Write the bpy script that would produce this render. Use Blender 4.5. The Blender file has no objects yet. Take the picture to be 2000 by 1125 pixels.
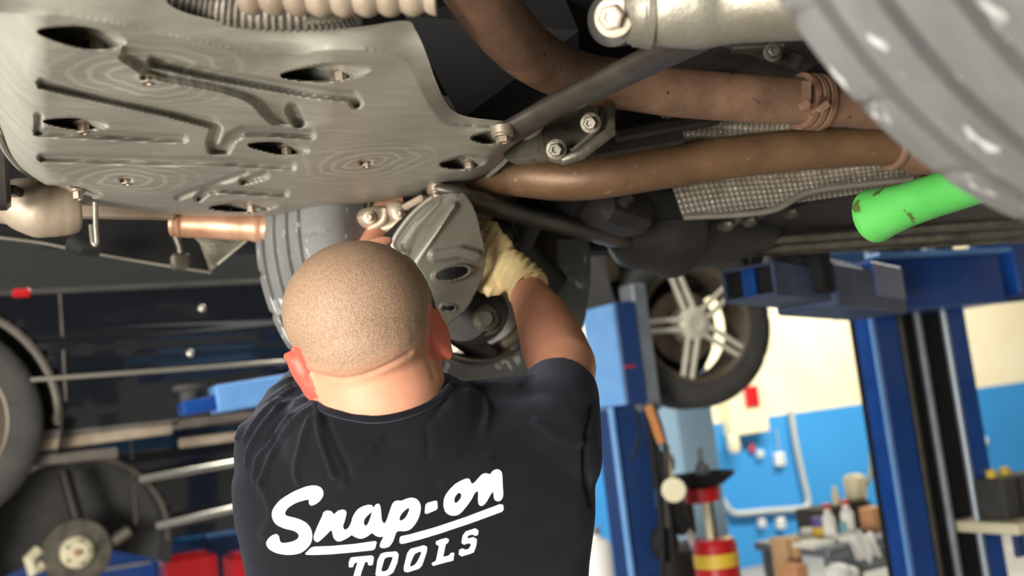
import bpy, bmesh, math, random
import numpy as np
from mathutils import Vector, Matrix
from mathutils.bvhtree import BVHTree
random.seed(7)
RNG = np.random.default_rng(7)
SC = bpy.context.scene
COL = SC.collection
# ------------------------------------------------------------------ camera
FPX = 2000.0
YAW, PITCH, ROLL = math.radians(27), math.radians(6.8), math.radians(6.6)
C0 = Vector((0, 0, 1.5))
F = Vector((math.sin(YAW)*math.cos(PITCH), math.cos(YAW)*math.cos(PITCH), math.sin(PITCH)))
R0 = F.cross(Vector((0, 0, 1))).normalized()
U0 = R0.cross(F)
R = R0*math.cos(ROLL) - U0*math.sin(ROLL)
U = R0*math.sin(ROLL) + U0*math.cos(ROLL)
cam = bpy.data.cameras.new('camera'); camo = bpy.data.objects.new('camera', cam); COL.objects.link(camo)
cam.sensor_width = 36; cam.lens = 36*FPX/2000; cam.clip_start = .02
camo.matrix_world = Matrix(((R.x, U.x, -F.x, C0.x), (R.y, U.y, -F.y, C0.y), (R.z, U.z, -F.z, C0.z), (0, 0, 0, 1)))
cam.dof.use_dof = True; cam.dof.focus_distance = 1.3; cam.dof.aperture_fstop = 3.4
SC.camera = camo
# ------------------------------------------------------------------ light
w = bpy.data.worlds.new('world'); SC.world = w; w.use_nodes = True
bgn = w.node_tree.nodes['Background']; bgn.inputs[0].default_value = (.86, .93, 1, 1); bgn.inputs[1].default_value = .42
def area(name, loc, target, sx, sy, power, col=(1, 1, 1), spread=180):
    l = bpy.data.lights.new(name, 'AREA'); l.shape = 'RECTANGLE'; l.size = sx; l.size_y = sy; l.energy = power; l.color = col
    l.spread = math.radians(spread)
    o = bpy.data.objects.new(name, l); COL.objects.link(o); o.location = loc
    o.rotation_euler = (Vector(target)-Vector(loc)).to_track_quat('-Z', 'Y').to_euler(); return o
area('bay_door_daylight', (-3.8, -1.45, 1.1), (.5, 1.2, 1.75), 2.3, 1.8, 400, (1, .96, .90))
area('work_lamp', (-1.6, .3, .55), (.0, 1.05, 1.87), .22, .22, 18, (1, .95, .86))
area('ceiling_lamp_light', (5.5, 4.6, 3.7), (5.5, 5.6, .8), 5, .6, 260, (1, .96, .86))
area('ceiling_lamp_light', (1.5, 4.9, 3.7), (2.5, 5.0, .6), 4, .6, 110, (1, .97, .92))
SC.view_settings.view_transform = 'Standard'; SC.view_settings.look = 'None'
SC.view_settings.exposure = 0.32; SC.view_settings.gamma = 1; SC.view_settings.use_curve_mapping = False
# ------------------------------------------------------------------ pixel helpers
def ray(px, py): return F + R*((px-1000)/FPX) - U*((py-562.5)/FPX)
def W(px, py, d): return C0 + ray(px, py)*d
def onZ(px, py, z):
    r = ray(px, py); return C0 + r*((z-C0.z)/r.z)
def onY(px, py, y):
    r = ray(px, py); return C0 + r*((y-C0.y)/r.y)
def PX(p):
    v = Vector(p)-C0; d = v.dot(F); return 1000+FPX*v.dot(R)/d, 562.5-FPX*v.dot(U)/d, d
def npPX(a):
    v = a-np.array(C0); d = v@np.array(F); return 1000+FPX*(v@np.array(R))/d, 562.5-FPX*(v@np.array(U))/d, d
# ------------------------------------------------------------------ materials
def lin(c): return tuple(((x/255+.055)/1.055)**2.4 if x > 10 else x/255/12.92 for x in c)
def mat(name, rgb, rough=.5, metal=0., rgb2=None, scale=8, contrast=.5, bump=0., bscale=80, coat=0., sss=0., stretch=None, emit=0, spec=.5, speck=None, speckscale=60, speckth=.62, transmission=0):
    m = bpy.data.materials.new(name); m.use_nodes = True; nt = m.node_tree; N = nt.nodes; L = nt.links
    b = N['Principled BSDF']; c1 = (*lin(rgb), 1)
    b.inputs['Base Color'].default_value = c1; b.inputs['Roughness'].default_value = rough; b.inputs['Metallic'].default_value = metal
    b.inputs['Coat Weight'].default_value = coat; b.inputs['Specular IOR Level'].default_value = spec
    b.inputs['Transmission Weight'].default_value = transmission
    if sss:
        b.inputs['Subsurface Weight'].default_value = sss; b.inputs['Subsurface Radius'].default_value = (.012, .005, .003); b.inputs['Subsurface Scale'].default_value = 1.
    if emit:
        b.inputs['Emission Color'].default_value = c1; b.inputs['Emission Strength'].default_value = emit
    tc = N.new('ShaderNodeTexCoord'); src = tc.outputs['Object']
    if stretch:
        mp = N.new('ShaderNodeMapping'); mp.inputs['Scale'].default_value = stretch; L.new(src, mp.inputs[0]); src = mp.outputs[0]
    col = None
    if rgb2:
        n = N.new('ShaderNodeTexNoise'); n.inputs['Scale'].default_value = scale; n.inputs['Detail'].default_value = 6; n.inputs['Roughness'].default_value = .65; L.new(src, n.inputs['Vector'])
        r = N.new('ShaderNodeMapRange'); r.inputs[1].default_value = .5-contrast/4; r.inputs[2].default_value = .5+contrast/4; L.new(n.outputs[0], r.inputs[0])
        mx = N.new('ShaderNodeMix'); mx.data_type = 'RGBA'; L.new(r.outputs[0], mx.inputs[0]); mx.inputs[6].default_value = c1; mx.inputs[7].default_value = (*lin(rgb2), 1)
        col = mx.outputs[2]
    if speck:
        n = N.new('ShaderNodeTexNoise'); n.inputs['Scale'].default_value = speckscale; n.inputs['Detail'].default_value = 3; L.new(src, n.inputs['Vector'])
        r = N.new('ShaderNodeMapRange'); r.inputs[1].default_value = speckth; r.inputs[2].default_value = speckth+.05; L.new(n.outputs[0], r.inputs[0])
        mx = N.new('ShaderNodeMix'); mx.data_type = 'RGBA'; L.new(r.outputs[0], mx.inputs[0])
        if col: L.new(col, mx.inputs[6])
        else: mx.inputs[6].default_value = c1
        mx.inputs[7].default_value = (*lin(speck), 1); col = mx.outputs[2]
    if col: L.new(col, b.inputs['Base Color'])
    if bump:
        n = N.new('ShaderNodeTexNoise'); n.inputs['Scale'].default_value = bscale; n.inputs['Detail'].default_value = 4; L.new(src, n.inputs['Vector'])
        bp = N.new('ShaderNodeBump'); bp.inputs['Strength'].default_value = bump; bp.inputs['Distance'].default_value = .002; L.new(n.outputs[0], bp.inputs['Height']); L.new(bp.outputs[0], b.inputs['Normal'])
    return m
M = {}
M['pipe'] = mat('rusty_pipe', (150, 116, 92), .5, .3, (102, 78, 62), 14, .9, .25, 120, speck=(60, 38, 28), speckscale=45, speckth=.66)
M['pipe_dark'] = mat('rusty_pipe_dark', (128, 98, 68), .5, .3, (92, 68, 48), 10, .9, .25, 120, speck=(150, 120, 96), speckscale=50, speckth=.68)
M['copper'] = mat('heat_tinted_steel', (214, 172, 140), .4, .4, (170, 118, 88), 16, .9, .15, 90)
M['beige'] = mat('dusty_beige_metal', (188, 172, 150), .5, .3, (130, 112, 94), 9, .9, .2, 100)
M['dark'] = mat('dark_dirty_metal', (62, 58, 53), .5, .3, (38, 35, 32), 9, .9, .3, 80)
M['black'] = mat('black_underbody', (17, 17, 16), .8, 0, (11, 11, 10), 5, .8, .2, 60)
M['brace'] = mat('brace_steel', (98, 92, 82), .42, .5, (66, 61, 54), 12, .9, .15, 120)
M['alu'] = mat('cast_aluminium', (150, 146, 132), .42, .6, (128, 122, 108), 14, .9, .3, 160)
M['arm_metal'] = mat('dusty_grey_steel', (140, 137, 124), .5, .35, (104, 100, 88), 9, .9, .15, 140)
M['bracket'] = mat('oily_grey_casting', (122, 116, 100), .45, .5, (54, 50, 42), 16, .9, .35, 160)
M['bolt'] = mat('bolt_steel', (168, 158, 142), .45, .6, (140, 120, 100), 80, .9)
M['rubber'] = mat('grey_dusty_rubber', (122, 121, 118), .8, 0, (94, 94, 92), 7, .9, .2, 200, speck=(186, 186, 182), speckscale=24, speckth=.615, stretch=(1, 2.2, 1))
M['rubber2'] = mat('dark_rubber', (74, 72, 68), .8, 0, (50, 49, 47), 9, .9, .2, 200)
M['groove'] = mat('groove_rubber', (48, 48, 47), .9)
M['rim_dark'] = mat('rim_barrel', (128, 116, 98), .5, .4, (84, 74, 62), 8, .9)
M['rim_silver'] = mat('rim_silver', (236, 230, 212), .5, .15, (214, 206, 186), 6, .6)
M['shield'] = None
M['black_paint'] = mat('black_car_paint', (24, 27, 32), .12, 0, None, coat=1)
M['glass'] = mat('dark_glass', (26, 30, 32), .05, 0, None, spec=.8)
M['chrome'] = mat('chrome_strip', (214, 210, 196), .25, .8)
M['trim'] = mat('grey_sill', (120, 112, 102), .5, .2, (80, 74, 68), 9, .9)
M['blue'] = mat('blue_lift_paint', (10, 76, 160), .38, 0, (6, 58, 128), 4, .8, .08, 60, coat=.3)
M['blue_pale'] = mat('pale_blue_paint_and_highlight', (120, 172, 226), .4, 0, (96, 150, 212), 6, .8)  # pale blue paint, also the colour of painted highlights on the posts
M['blue_dark'] = mat('dark_blue_paint', (20, 52, 104), .45, 0, (34, 62, 110), 3, .9)
M['blue_grey'] = mat('grey_blue_worn_paint', (84, 98, 128), .5, .1, (54, 66, 96), 9, .9)
M['white'] = mat('white_plastic', (244, 244, 238), .5)
M['cream'] = mat('cream_plastic', (236, 226, 190), .55)
M['red'] = mat('red_paint', (206, 24, 30), .35, 0, (176, 14, 24), 6, .8, coat=.3)
M['yellow'] = mat('yellow_plastic', (226, 190, 60), .5)
M['orange'] = mat('orange_strap', (222, 150, 92), .6)
M['peach'] = mat('cardboard_peach', (216, 160, 116), .8, 0, (196, 140, 96), 8, .6)
M['cabinet'] = mat('very_pale_blue', (176, 214, 244), .5)
M['wood'] = mat('pale_wood', (226, 192, 146), .7, 0, (200, 160, 112), 6, .8, stretch=(6, 6, 1))
M['steel_rail'] = mat('steel_rail', (196, 206, 216), .3, .6)
M['grey_metal'] = mat('grey_galvanised', (150, 156, 162), .5, .4, (120, 126, 132), 8, .8)
M['green'] = mat('green_plastic', (88, 178, 84), .4, 0, (66, 152, 66), 8, .8, speck=(70, 92, 40), speckscale=38, speckth=.64)
M['skin'] = mat('skin', (224, 162, 130), .5, 0, (206, 138, 108), 14, .9, .12, 300, sss=.12)
M['glove'] = mat('cream_latex_glove', (226, 204, 150), .45, 0, (204, 176, 120), 18, .9, .3, 60, sss=.05)
M['denim'] = mat('work_trousers', (30, 32, 40), .9)
M['boot'] = mat('boot_leather', (40, 34, 30), .6)
M['print'] = mat('white_screen_print', (226, 240, 242), .7, 0, (205, 222, 226), 400, .9)
M['purple'] = mat('purple_label', (96, 80, 150), .6)
M['cyan'] = mat('cyan_paper', (120, 190, 210), .6)
M['conduit'] = mat('conduit', (186, 192, 190), .5)
def shirt_mat():
    m = mat('black_cotton', (13, 14, 18), .92, 0, (19, 20, 25), 5, .8, .5, 700, spec=.2)
    b = m.node_tree.nodes['Principled BSDF']; b.inputs['Sheen Weight'].default_value = .2; b.inputs['Sheen Roughness'].default_value = .45
    b.inputs['Sheen Tint'].default_value = (.75, .8, 1, 1); return m
M['shirt'] = shirt_mat()
# ------------------------------------------------------------------ mesh builder
class MB:
    def __init__(s): s.v = []; s.f = []
    def add(s, vs, fs):
        k = len(s.v); s.v += [tuple(v) for v in vs]; s.f += [tuple(i+k for i in f) for f in fs]; return s
    def tube(s, pts, rad, n=16, caps=True, flat=1., up=None):
        """tube along pts; rad: number or list; flat: squash along the second axis"""
        P = [Vector(p) for p in pts]; m = len(P); rs = rad if hasattr(rad, '__len__') else [rad]*m
        T = [(P[min(i+1, m-1)]-P[max(i-1, 0)]).normalized() for i in range(m)]
        a = Vector(up) if up else Vector((0, 0, 1))
        if abs(a.dot(T[0])) > .95: a = Vector((0, 1, 0)) if abs(T[0].y) < .9 else Vector((1, 0, 0))
        nrm = (a-T[0]*a.dot(T[0])).normalized(); vs = []
        for i in range(m):
            nrm = (nrm-T[i]*nrm.dot(T[i])).normalized(); b = T[i].cross(nrm)
            for j in range(n):
                t = 2*math.pi*j/n; vs.append(P[i]+(b*math.cos(t)+nrm*math.sin(t)*flat)*rs[i])
        fs = [(i*n+j, i*n+(j+1) % n, (i+1)*n+(j+1) % n, (i+1)*n+j) for i in range(m-1) for j in range(n)]
        if caps: fs += [tuple(range(n-1, -1, -1)), tuple(range((m-1)*n, m*n))]
        return s.add(vs, fs)
    def lathe(s, prof, org, axis, n=32, caps=True, rf=None):
        """prof [(t along axis, r)]"""
        axis = Vector(axis).normalized(); a = Vector((0, 0, 1)) if abs(axis.z) < .9 else Vector((1, 0, 0))
        e1 = a.cross(axis).normalized(); e2 = axis.cross(e1); org = Vector(org); vs = []
        for i, (t, r) in enumerate(prof):
            for j in range(n):
                th = 2*math.pi*j/n; rr = r if rf is None else rf(i, j, r); vs.append(org+axis*t+(e1*math.cos(th)+e2*math.sin(th))*rr)
        m = len(prof)
        fs = [(i*n+j, i*n+(j+1) % n, (i+1)*n+(j+1) % n, (i+1)*n+j) for i in range(m-1) for j in range(n)]
        if caps: fs += [tuple(range(n-1, -1, -1)), tuple(range((m-1)*n, m*n))]
        return s.add(vs, fs)
    def box(s, c, sx, sy, sz, ax=None, bev=0):
        c = Vector(c); X, Y, Z = [Vector(a).normalized() for a in (ax or ((1, 0, 0), (0, 1, 0), (0, 0, 1)))]
        b = min(bev, sx*.45, sy*.45, sz*.45) if bev else 0
        if not b:
            vs = [c+X*i*sx/2+Y*j*sy/2+Z*k*sz/2 for i in (-1, 1) for j in (-1, 1) for k in (-1, 1)]
            return s.add(vs, [(0, 1, 3, 2), (4, 6, 7, 5), (0, 4, 5, 1), (2, 3, 7, 6), (0, 2, 6, 4), (1, 5, 7, 3)])
        vs = []; h = (sx/2, sy/2, sz/2); idx = {}
        for i in (-1, 1):
            for j in (-1, 1):
                for k in (-1, 1):
                    for a in range(3):
                        d = [h[q]-(b if q != a else 0) for q in range(3)]
                        idx[(i, j, k, a)] = len(vs); vs.append(c+X*i*d[0]+Y*j*d[1]+Z*k*d[2])
        fs = []
        for sgn in (-1, 1):
            fs.append([idx[(sgn, j, k, 0)] for j, k in ((-1, -1), (1, -1), (1, 1), (-1, 1))])
            fs.append([idx[(i, sgn, k, 1)] for i, k in ((-1, -1), (-1, 1), (1, 1), (1, -1))])
            fs.append([idx[(i, j, sgn, 2)] for i, j in ((-1, -1), (1, -1), (1, 1), (-1, 1))])
        for a in (-1, 1):
            for c2 in (-1, 1):
                fs.append([idx[(a, c2, -1, 0)], idx[(a, c2, 1, 0)], idx[(a, c2, 1, 1)], idx[(a, c2, -1, 1)]])
                fs.append([idx[(a, -1, c2, 0)], idx[(a, 1, c2, 0)], idx[(a, 1, c2, 2)], idx[(a, -1, c2, 2)]])
                fs.append([idx[(-1, a, c2, 1)], idx[(1, a, c2, 1)], idx[(1, a, c2, 2)], idx[(-1, a, c2, 2)]])
        fs += [[idx[(i, j, k, a)] for a in range(3)] for i in (-1, 1) for j in (-1, 1) for k in (-1, 1)]
        return s.add(vs, fs)
    def beam(s, p, q, wd, ht, up=(0, 0, 1), bev=0):
        p, q = Vector(p), Vector(q); X = (q-p); L_ = X.length; X.normalize(); Z = Vector(up); Z = (Z-X*Z.dot(X)).normalized(); Y = Z.cross(X)
        return s.box((p+q)/2, L_, wd, ht, (X, Y, Z), bev)
    def prism(s, pts, off):
        """closed polygon of 3-D points thickened by the vector off"""
        n = len(pts); off = Vector(off); vs = [Vector(p) for p in pts]+[Vector(p)+off for p in pts]
        return s.add(vs, [tuple(range(n)), tuple(range(2*n-1, n-1, -1))]+[(i, (i+1) % n, n+(i+1) % n, n+i) for i in range(n)])
    def ball(s, c, rx, ry=None, rz=None, ax=None, n=16):
        ry = ry or rx; rz = rz or rx; c = Vector(c); X, Y, Z = [Vector(a) for a in (ax or ((1, 0, 0), (0, 1, 0), (0, 0, 1)))]
        m = n//2; vs = [c+Z*rz]
        for i in range(1, m):
            ph = math.pi*i/m
            for j in range(n):
                t = 2*math.pi*j/n; vs.append(c+X*rx*math.sin(ph)*math.cos(t)+Y*ry*math.sin(ph)*math.sin(t)+Z*rz*math.cos(ph))
        vs.append(c-Z*rz); fs = [(0, 1+j, 1+(j+1) % n) for j in range(n)]
        fs += [(1+i*n+j, 1+(i+1)*n+j, 1+(i+1)*n+(j+1) % n, 1+i*n+(j+1) % n) for i in range(m-2) for j in range(n)]
        k = 1+(m-2)*n; fs += [(k+j, len(vs)-1, k+(j+1) % n) for j in range(n)]
        return s.add(vs, fs)
    def grid(s, A):
        n, m = len(A), len(A[0]); return s.add([p for r in A for p in r], [(i*m+j, i*m+j+1, (i+1)*m+j+1, (i+1)*m+j) for i in range(n-1) for j in range(m-1)])
    def mesh(s, name, material, org=(0, 0, 0), ang=35, bevel=0):
        me = bpy.data.meshes.new(name); o = Vector(org)
        me.from_pydata([tuple(Vector(v)-o) for v in s.v], [], s.f); me.materials.append(material)
        bm = bmesh.new(); bm.from_mesh(me); bmesh.ops.recalc_face_normals(bm, faces=bm.faces)
        if bevel:
            es = [e for e in bm.edges if len(e.link_faces) == 2 and e.calc_face_angle(0) > math.radians(30)]
            bmesh.ops.bevel(bm, geom=es, offset=bevel, segments=2, affect='EDGES', clamp_overlap=True)
        for f in bm.faces: f.smooth = True
        for e in bm.edges: e.smooth = not (len(e.link_faces) == 2 and e.calc_face_angle(0) > math.radians(ang))
        bm.to_mesh(me); bm.free(); return me
    def obj(s, name, material, parent=None, label=None, ang=35, bevel=0, org=None):
        po = wloc(parent) if parent else Vector((0, 0, 0))
        o_ = Vector(org) if org is not None else po
        o = bpy.data.objects.new(name, s.mesh(name, material, o_, ang, bevel)); COL.objects.link(o); o.parent = parent
        o.location = o_-po
        if label: o['label'] = label
        return o
def wloc(o):
    v = Vector((0, 0, 0))
    while o: v += Vector(o.location); o = o.parent
    return v
def tag(o, label=None, cat=None, group=None, kind=None):
    for k, v in (('label', label), ('category', cat), ('group', group), ('kind', kind)):
        if v: o[k] = v
    return o
def thing(name, label, cat, loc, group=None):
    o = bpy.data.objects.new(name, None); COL.objects.link(o); o.location = loc; o.empty_display_size = .05; return tag(o, label, cat, group)
def part_empty(name, parent, loc, label=None):
    o = bpy.data.objects.new(name, None); COL.objects.link(o); o.parent = parent; o.location = Vector(loc)-wloc(parent)
    if label: o['label'] = label
    return o
def copy_tree(o, parent=None):
    c = o.copy(); COL.objects.link(c); c.parent = parent
    for ch in [x for x in bpy.data.objects if x.parent == o]: copy_tree(ch, c)
    return c
def smooth_path(pts, n=8):
    P = [Vector(p) for p in pts]; out = []
    for i in range(len(P)-1):
        p0, p1, p2, p3 = P[max(i-1, 0)], P[i], P[i+1], P[min(i+2, len(P)-1)]
        for k in range(n):
            t = k/n; out.append(.5*((2*p1)+(p2-p0)*t+(2*p0-5*p1+4*p2-p3)*t*t+(3*p1-p0-3*p2+p3)*t**3))
    return out+[P[-1]]
def hexbolt(mb, c, axis, r, h, washer=True):
    if washer: mb.lathe([(0, r*1.5), (h*.2, r*1.5), (h*.25, r*1.2)], c, axis, 24)
    mb.lathe([(h*.2, r), (h*.95, r), (h, r*.85), (h, r*.5), (h*.8, r*.45)], c, axis, 6)
def segd(X, Y, pts):
    """distance to polyline in 2-D and side sign"""
    D = np.full(X.shape, 1e9)
    for (x0, y0), (x1, y1) in zip(pts[:-1], pts[1:]):
        dx, dy = x1-x0, y1-y0; t = np.clip(((X-x0)*dx+(Y-y0)*dy)/(dx*dx+dy*dy+1e-9), 0, 1)
        D = np.minimum(D, np.hypot(X-x0-t*dx, Y-y0-t*dy))
    return D
def inpoly(X, Y, poly):
    ins = np.zeros(X.shape, bool); n = len(poly)
    for i in range(n):
        x0, y0 = poly[i]; x1, y1 = poly[(i+1) % n]
        c = ((y0 > Y) != (y1 > Y)); ins ^= c & (X < (x1-x0)*(Y-y0)/(y1-y0+1e-12)+x0)
    return ins
def remeshed(mb, voxel, smooth=6, name='tmp'):
    me = mb.mesh(name, M['skin']); ob = bpy.data.objects.new(name, me); COL.objects.link(ob)
    r = ob.modifiers.new('r', 'REMESH'); r.mode = 'VOXEL'; r.voxel_size = voxel
    s = ob.modifiers.new('s', 'SMOOTH'); s.factor = .5; s.iterations = smooth
    dg = bpy.context.evaluated_depsgraph_get(); dg.update()
    out = bpy.data.meshes.new_from_object(ob.evaluated_get(dg)); bpy.data.objects.remove(ob)
    for p in out.polygons: p.use_smooth = True
    return out
def get_co(me):
    a = np.empty(len(me.vertices)*3); me.vertices.foreach_get('co', a); return a.reshape(-1, 3)
def get_no(me):
    a = np.empty(len(me.vertices)*3); me.vertices.foreach_get('normal', a); return a.reshape(-1, 3)
def set_co(me, a): me.vertices.foreach_set('co', a.reshape(-1)); me.update()

# ================================================================== SETTING
WY = 7.0
def structure(name, mb, m, **k): return tag(mb.obj(name, m, **k), kind='structure')
M['floor'] = mat('concrete_floor', (164, 160, 152), .55, 0, (126, 122, 116), 2, .9, .1, 40)
structure('floor', MB().box((3, 2, -.05), 20, 14, .1), M['floor'])
structure('ceiling', MB().box((3, 2, 4.55), 20, 14, .1), mat('ceiling_paint', (210, 208, 200), .8))
def wallmat():
    m = mat('painted_wall', (250, 240, 208), .7, 0, (240, 226, 186), 1.2, .6); nt = m.node_tree; N = nt.nodes; L = nt.links
    b = N['Principled BSDF']; old = b.inputs['Base Color'].links[0].from_socket
    g = N.new('ShaderNodeNewGeometry'); sp = N.new('ShaderNodeSeparateXYZ'); L.new(g.outputs['Position'], sp.inputs[0])
    lt = N.new('ShaderNodeMath'); lt.operation = 'LESS_THAN'; lt.inputs[1].default_value = 1.2; L.new(sp.outputs[2], lt.inputs[0])
    n = N.new('ShaderNodeTexNoise'); n.inputs['Scale'].default_value = .9; L.new(g.outputs['Position'], n.inputs['Vector'])
    bl = N.new('ShaderNodeMix'); bl.data_type = 'RGBA'; bl.inputs[6].default_value = (*lin((40, 130, 200)), 1); bl.inputs[7].default_value = (*lin((62, 158, 226)), 1); L.new(n.outputs[0], bl.inputs[0])
    mx = N.new('ShaderNodeMix'); mx.data_type = 'RGBA'; L.new(lt.outputs[0], mx.inputs[0]); L.new(old, mx.inputs[6]); L.new(bl.outputs[2], mx.inputs[7]); L.new(mx.outputs[2], b.inputs['Base Color'])
    return m
WM = wallmat()
structure('wall_back', MB().box((3, WY+.1, 2.25), 20, .2, 4.5), WM)
structure('wall_front', MB().box((6.6, -4.9, 2.25), 13, .2, 4.5), WM)
structure('wall_right', MB().box((13.1, 2, 2.25), .2, 14, 4.5), WM)
# ================================================================== RAISED CAR
def wheel(parent, name, c, steer, out, rim_m, tyre_m, R_=.345, W_=.112, n=280, disc=True, tread=True, spoke_rot=0., label=None):
    """out = +1: outer face towards local +Y. c = centre; returns the part empty"""
    e = part_empty(name, parent, c, label)
    ax = Matrix.Rotation(steer, 3, 'Z') @ Vector((0, 1, 0)); c = Vector(c); s = R_/.345
    gr = []
    for g in ((-.060, -.021, .021, .060) if tread else (-.04, .04)):
        gr += [(g-.0056, .3445), (g-.0046, .3320), (g+.0046, .3320), (g+.0056, .3445)]
    prof = [(-.098, .236), (-.104, .243), (-.108, .262), (-.116, .290), (-.1155, .308), (-.109, .324), (-.102, .333), (-.094, .3395), (-.080, .3425)]
    k0, k1 = 5, 8
    full = prof+gr+[(-t, r) for t, r in reversed(prof)]; m = len(full)
    full = [(t*W_/.112, r*s) for t, r in full]
    def rf(i, j, r):
        if not tread: return r
        a = i if i < m/2 else m-1-i
        if 6 <= a <= 8 and j % 10 == (0 if i < m/2 else 5): return r-.0045
        return r
    MB().lathe(full, c, ax, n, caps=False, rf=rf).obj('tyre', tyre_m, e, ang=25)
    b = MB().lathe([(-.100*out, .236*s), (-.104*out, .231*s), (-.07*out, .216*s), (.05*out, .210*s), (.085*out, .222*s), (.102*out, .232*s), (.105*out, .240*s), (.099*out, .242*s), (.08*out, .232*s), (-.08*out, .222*s), (-.100*out, .236*s)], c, ax, 72, caps=False)
    b.obj('rim_barrel', M['rim_dark'], e)
    sp = MB(); e1 = Vector((0, 0, 1)).cross(ax).normalized(); e2 = ax.cross(e1)
    MB_t = .07*out
    for k in range(5):
        for d in (-1, 1):
            t = spoke_rot+2*math.pi*k/5
            dr = e1*math.cos(t)+e2*math.sin(t); sd = dr.cross(ax)
            p = c+ax*(.082*out)+dr*.045+sd*d*.022; q = c+ax*(.088*out)+dr*.228*s+sd*d*(.020)
            sp.beam(p, q, .020, .022, up=ax, bev=.004)
            sp2 = c+ax*(.086*out)+dr*.205*s+sd*d*.010
    sp.lathe([(.04*out, .07), (.085*out, .072), (.098*out, .055), (.1*out, .03), (.094*out, .028), (.094*out, 0.001)], c, ax, 30)
    sp.obj('spokes', rim_m, e)
    if disc:
        t0 = -.03*out
        MB().lathe([(t0, .155), (t0+.008, .160), (t0+.02, .160), (t0+.028, .155), (t0+.028, .09), (t0+.06*out, .085), (t0+.06*out, .03)], c, ax, 48).obj('brake_disc', M['beige'], e)
    return e
CZ = 1.87
car = thing('car', 'raised car overhead with a grey undertray and rusty exhaust pipes', 'car', (.9, 1.1, CZ))
# ---- undertray: pixel-traced surface lying on the plane z = CZ, recesses are real depth
OUT = [(-90, -60), (285, -30), (330, 10), (400, 35), (560, 58), (700, 52), (790, 40), (812, 60), (832, 104), (852, 160), (876, 208), (906, 226), (960, 234), (1030, 240), (1056, 250), (1012, 286), (975, 325), (930, 358), (880, 368), (830, 384), (760, 398), (700, 412), (640, 424), (560, 430), (480, 428), (400, 425), (320, 417), (250, 405), (190, 395), (130, 382), (90, 363), (55, 340), (30, 318), (10, 292), (-6, 262), (-40, 220), (-90, 170)]
FLAT = [(-90, 20), (100, 28), (210, 42), (300, 62), (450, 94), (570, 106), (630, 97), (710, 96), (780, 112), (800, 128), (816, 160), (840, 205), (872, 236), (940, 246), (1056, 252)]
xs = np.arange(-92, 1064, 3.2); ys = np.arange(-62, 436, 2.6)
PXg, PYg = np.meshgrid(xs, ys)
def sm(x, a, b):
    t = np.clip((x-a)/(b-a), 0, 1); return t*t*(3-2*t)
def smooth2(poly, n=5):
    P = [(p[0], p[1], 0) for p in poly]; return [(v.x, v.y) for v in smooth_path(P, n)]
OUTs = smooth2(OUT+[OUT[0]], 4)[:-1]
dO = segd(PXg, PYg, OUTs+[OUTs[0]]); inside = inpoly(PXg, PYg, OUTs)
near = (~inside) & (dO < 3.6)
for a_, b_ in zip(*np.where(near)):
    x, y = PXg[a_, b_], PYg[a_, b_]; bd = (1e9, x, y)
    for (x0, y0), (x1, y1) in zip(OUTs, OUTs[1:]+OUTs[:1]):
        dx, dy = x1-x0, y1-y0; t = min(max(((x-x0)*dx+(y-y0)*dy)/(dx*dx+dy*dy+1e-9), 0), 1); q = (x0+t*dx, y0+t*dy); e_ = math.hypot(q[0]-x, q[1]-y)
        if e_ < bd[0]: bd = (e_, *q)
    PXg[a_, b_], PYg[a_, b_] = bd[1], bd[2]
inside = inside | near; dO = np.where(near, 0, dO)
H = np.zeros(PXg.shape)      # metres upward (away from the viewer)
# turned-up rim along the left and far edges
H += .05*(1-np.sqrt(np.clip(1-(1-np.clip(dO/34, 0, 1))**2, 0, 1)))*(PYg > 120)
H += .10*(np.clip((95-PXg)/150, 0, 1)**2)
def groove(pts, wd, dep, n=6, edge=4.2):
    dep = dep*.9; wd = wd+1.0
    global H
    d = segd(PXg, PYg, smooth2(pts, n) if n else pts); H = H+dep*(1-sm(d, wd-edge, wd+edge))
groove([(82, 163), (200, 190), (330, 218), (412, 240), (424, 250), (414, 278), (416, 291), (440, 291), (452, 268), (475, 256), (520, 256), (606, 262)], 7.5, .010, 0)
groove([(75, 228), (74, 258), (200, 264), (358, 271)], 5.5, .009, 0)
groove([(82, 308), (200, 311), (300, 314), (440, 316), (570, 324)], 5.5, .008, 0)
groove([(300, 120), (400, 142), (500, 160), (600, 178), (688, 188), (696, 200)], 9, .010, 0)
groove([(572, 214), (584, 238)], 11, .010, 0)
groove([(348, 386), (362, 380), (480, 338)], 3, .005, 0)
groove([(388, 386), (405, 372), (430, 369), (500, 374), (556, 377)], 5, .009, 0)
groove([(474, 354), (518, 342)], 4.5, .009, 0)
# pressed step (raised field under the long S-shaped edge)
stepl = smooth2([(238, 112), (268, 132), (300, 150), (380, 165), (440, 178), (490, 196), (520, 226), (545, 243), (600, 244), (660, 240)], 5)
poly = stepl+[(660, 60), (238, 60)]
dS = segd(PXg, PYg, stepl); ins = inpoly(PXg, PYg, poly)
H += .009*np.where(ins, .5+.5*sm(dS, 0, 7), .5-.5*sm(dS, 0, 7))*sm(655-PXg, 0, 110)*sm(PYg, 70, 120)
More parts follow.
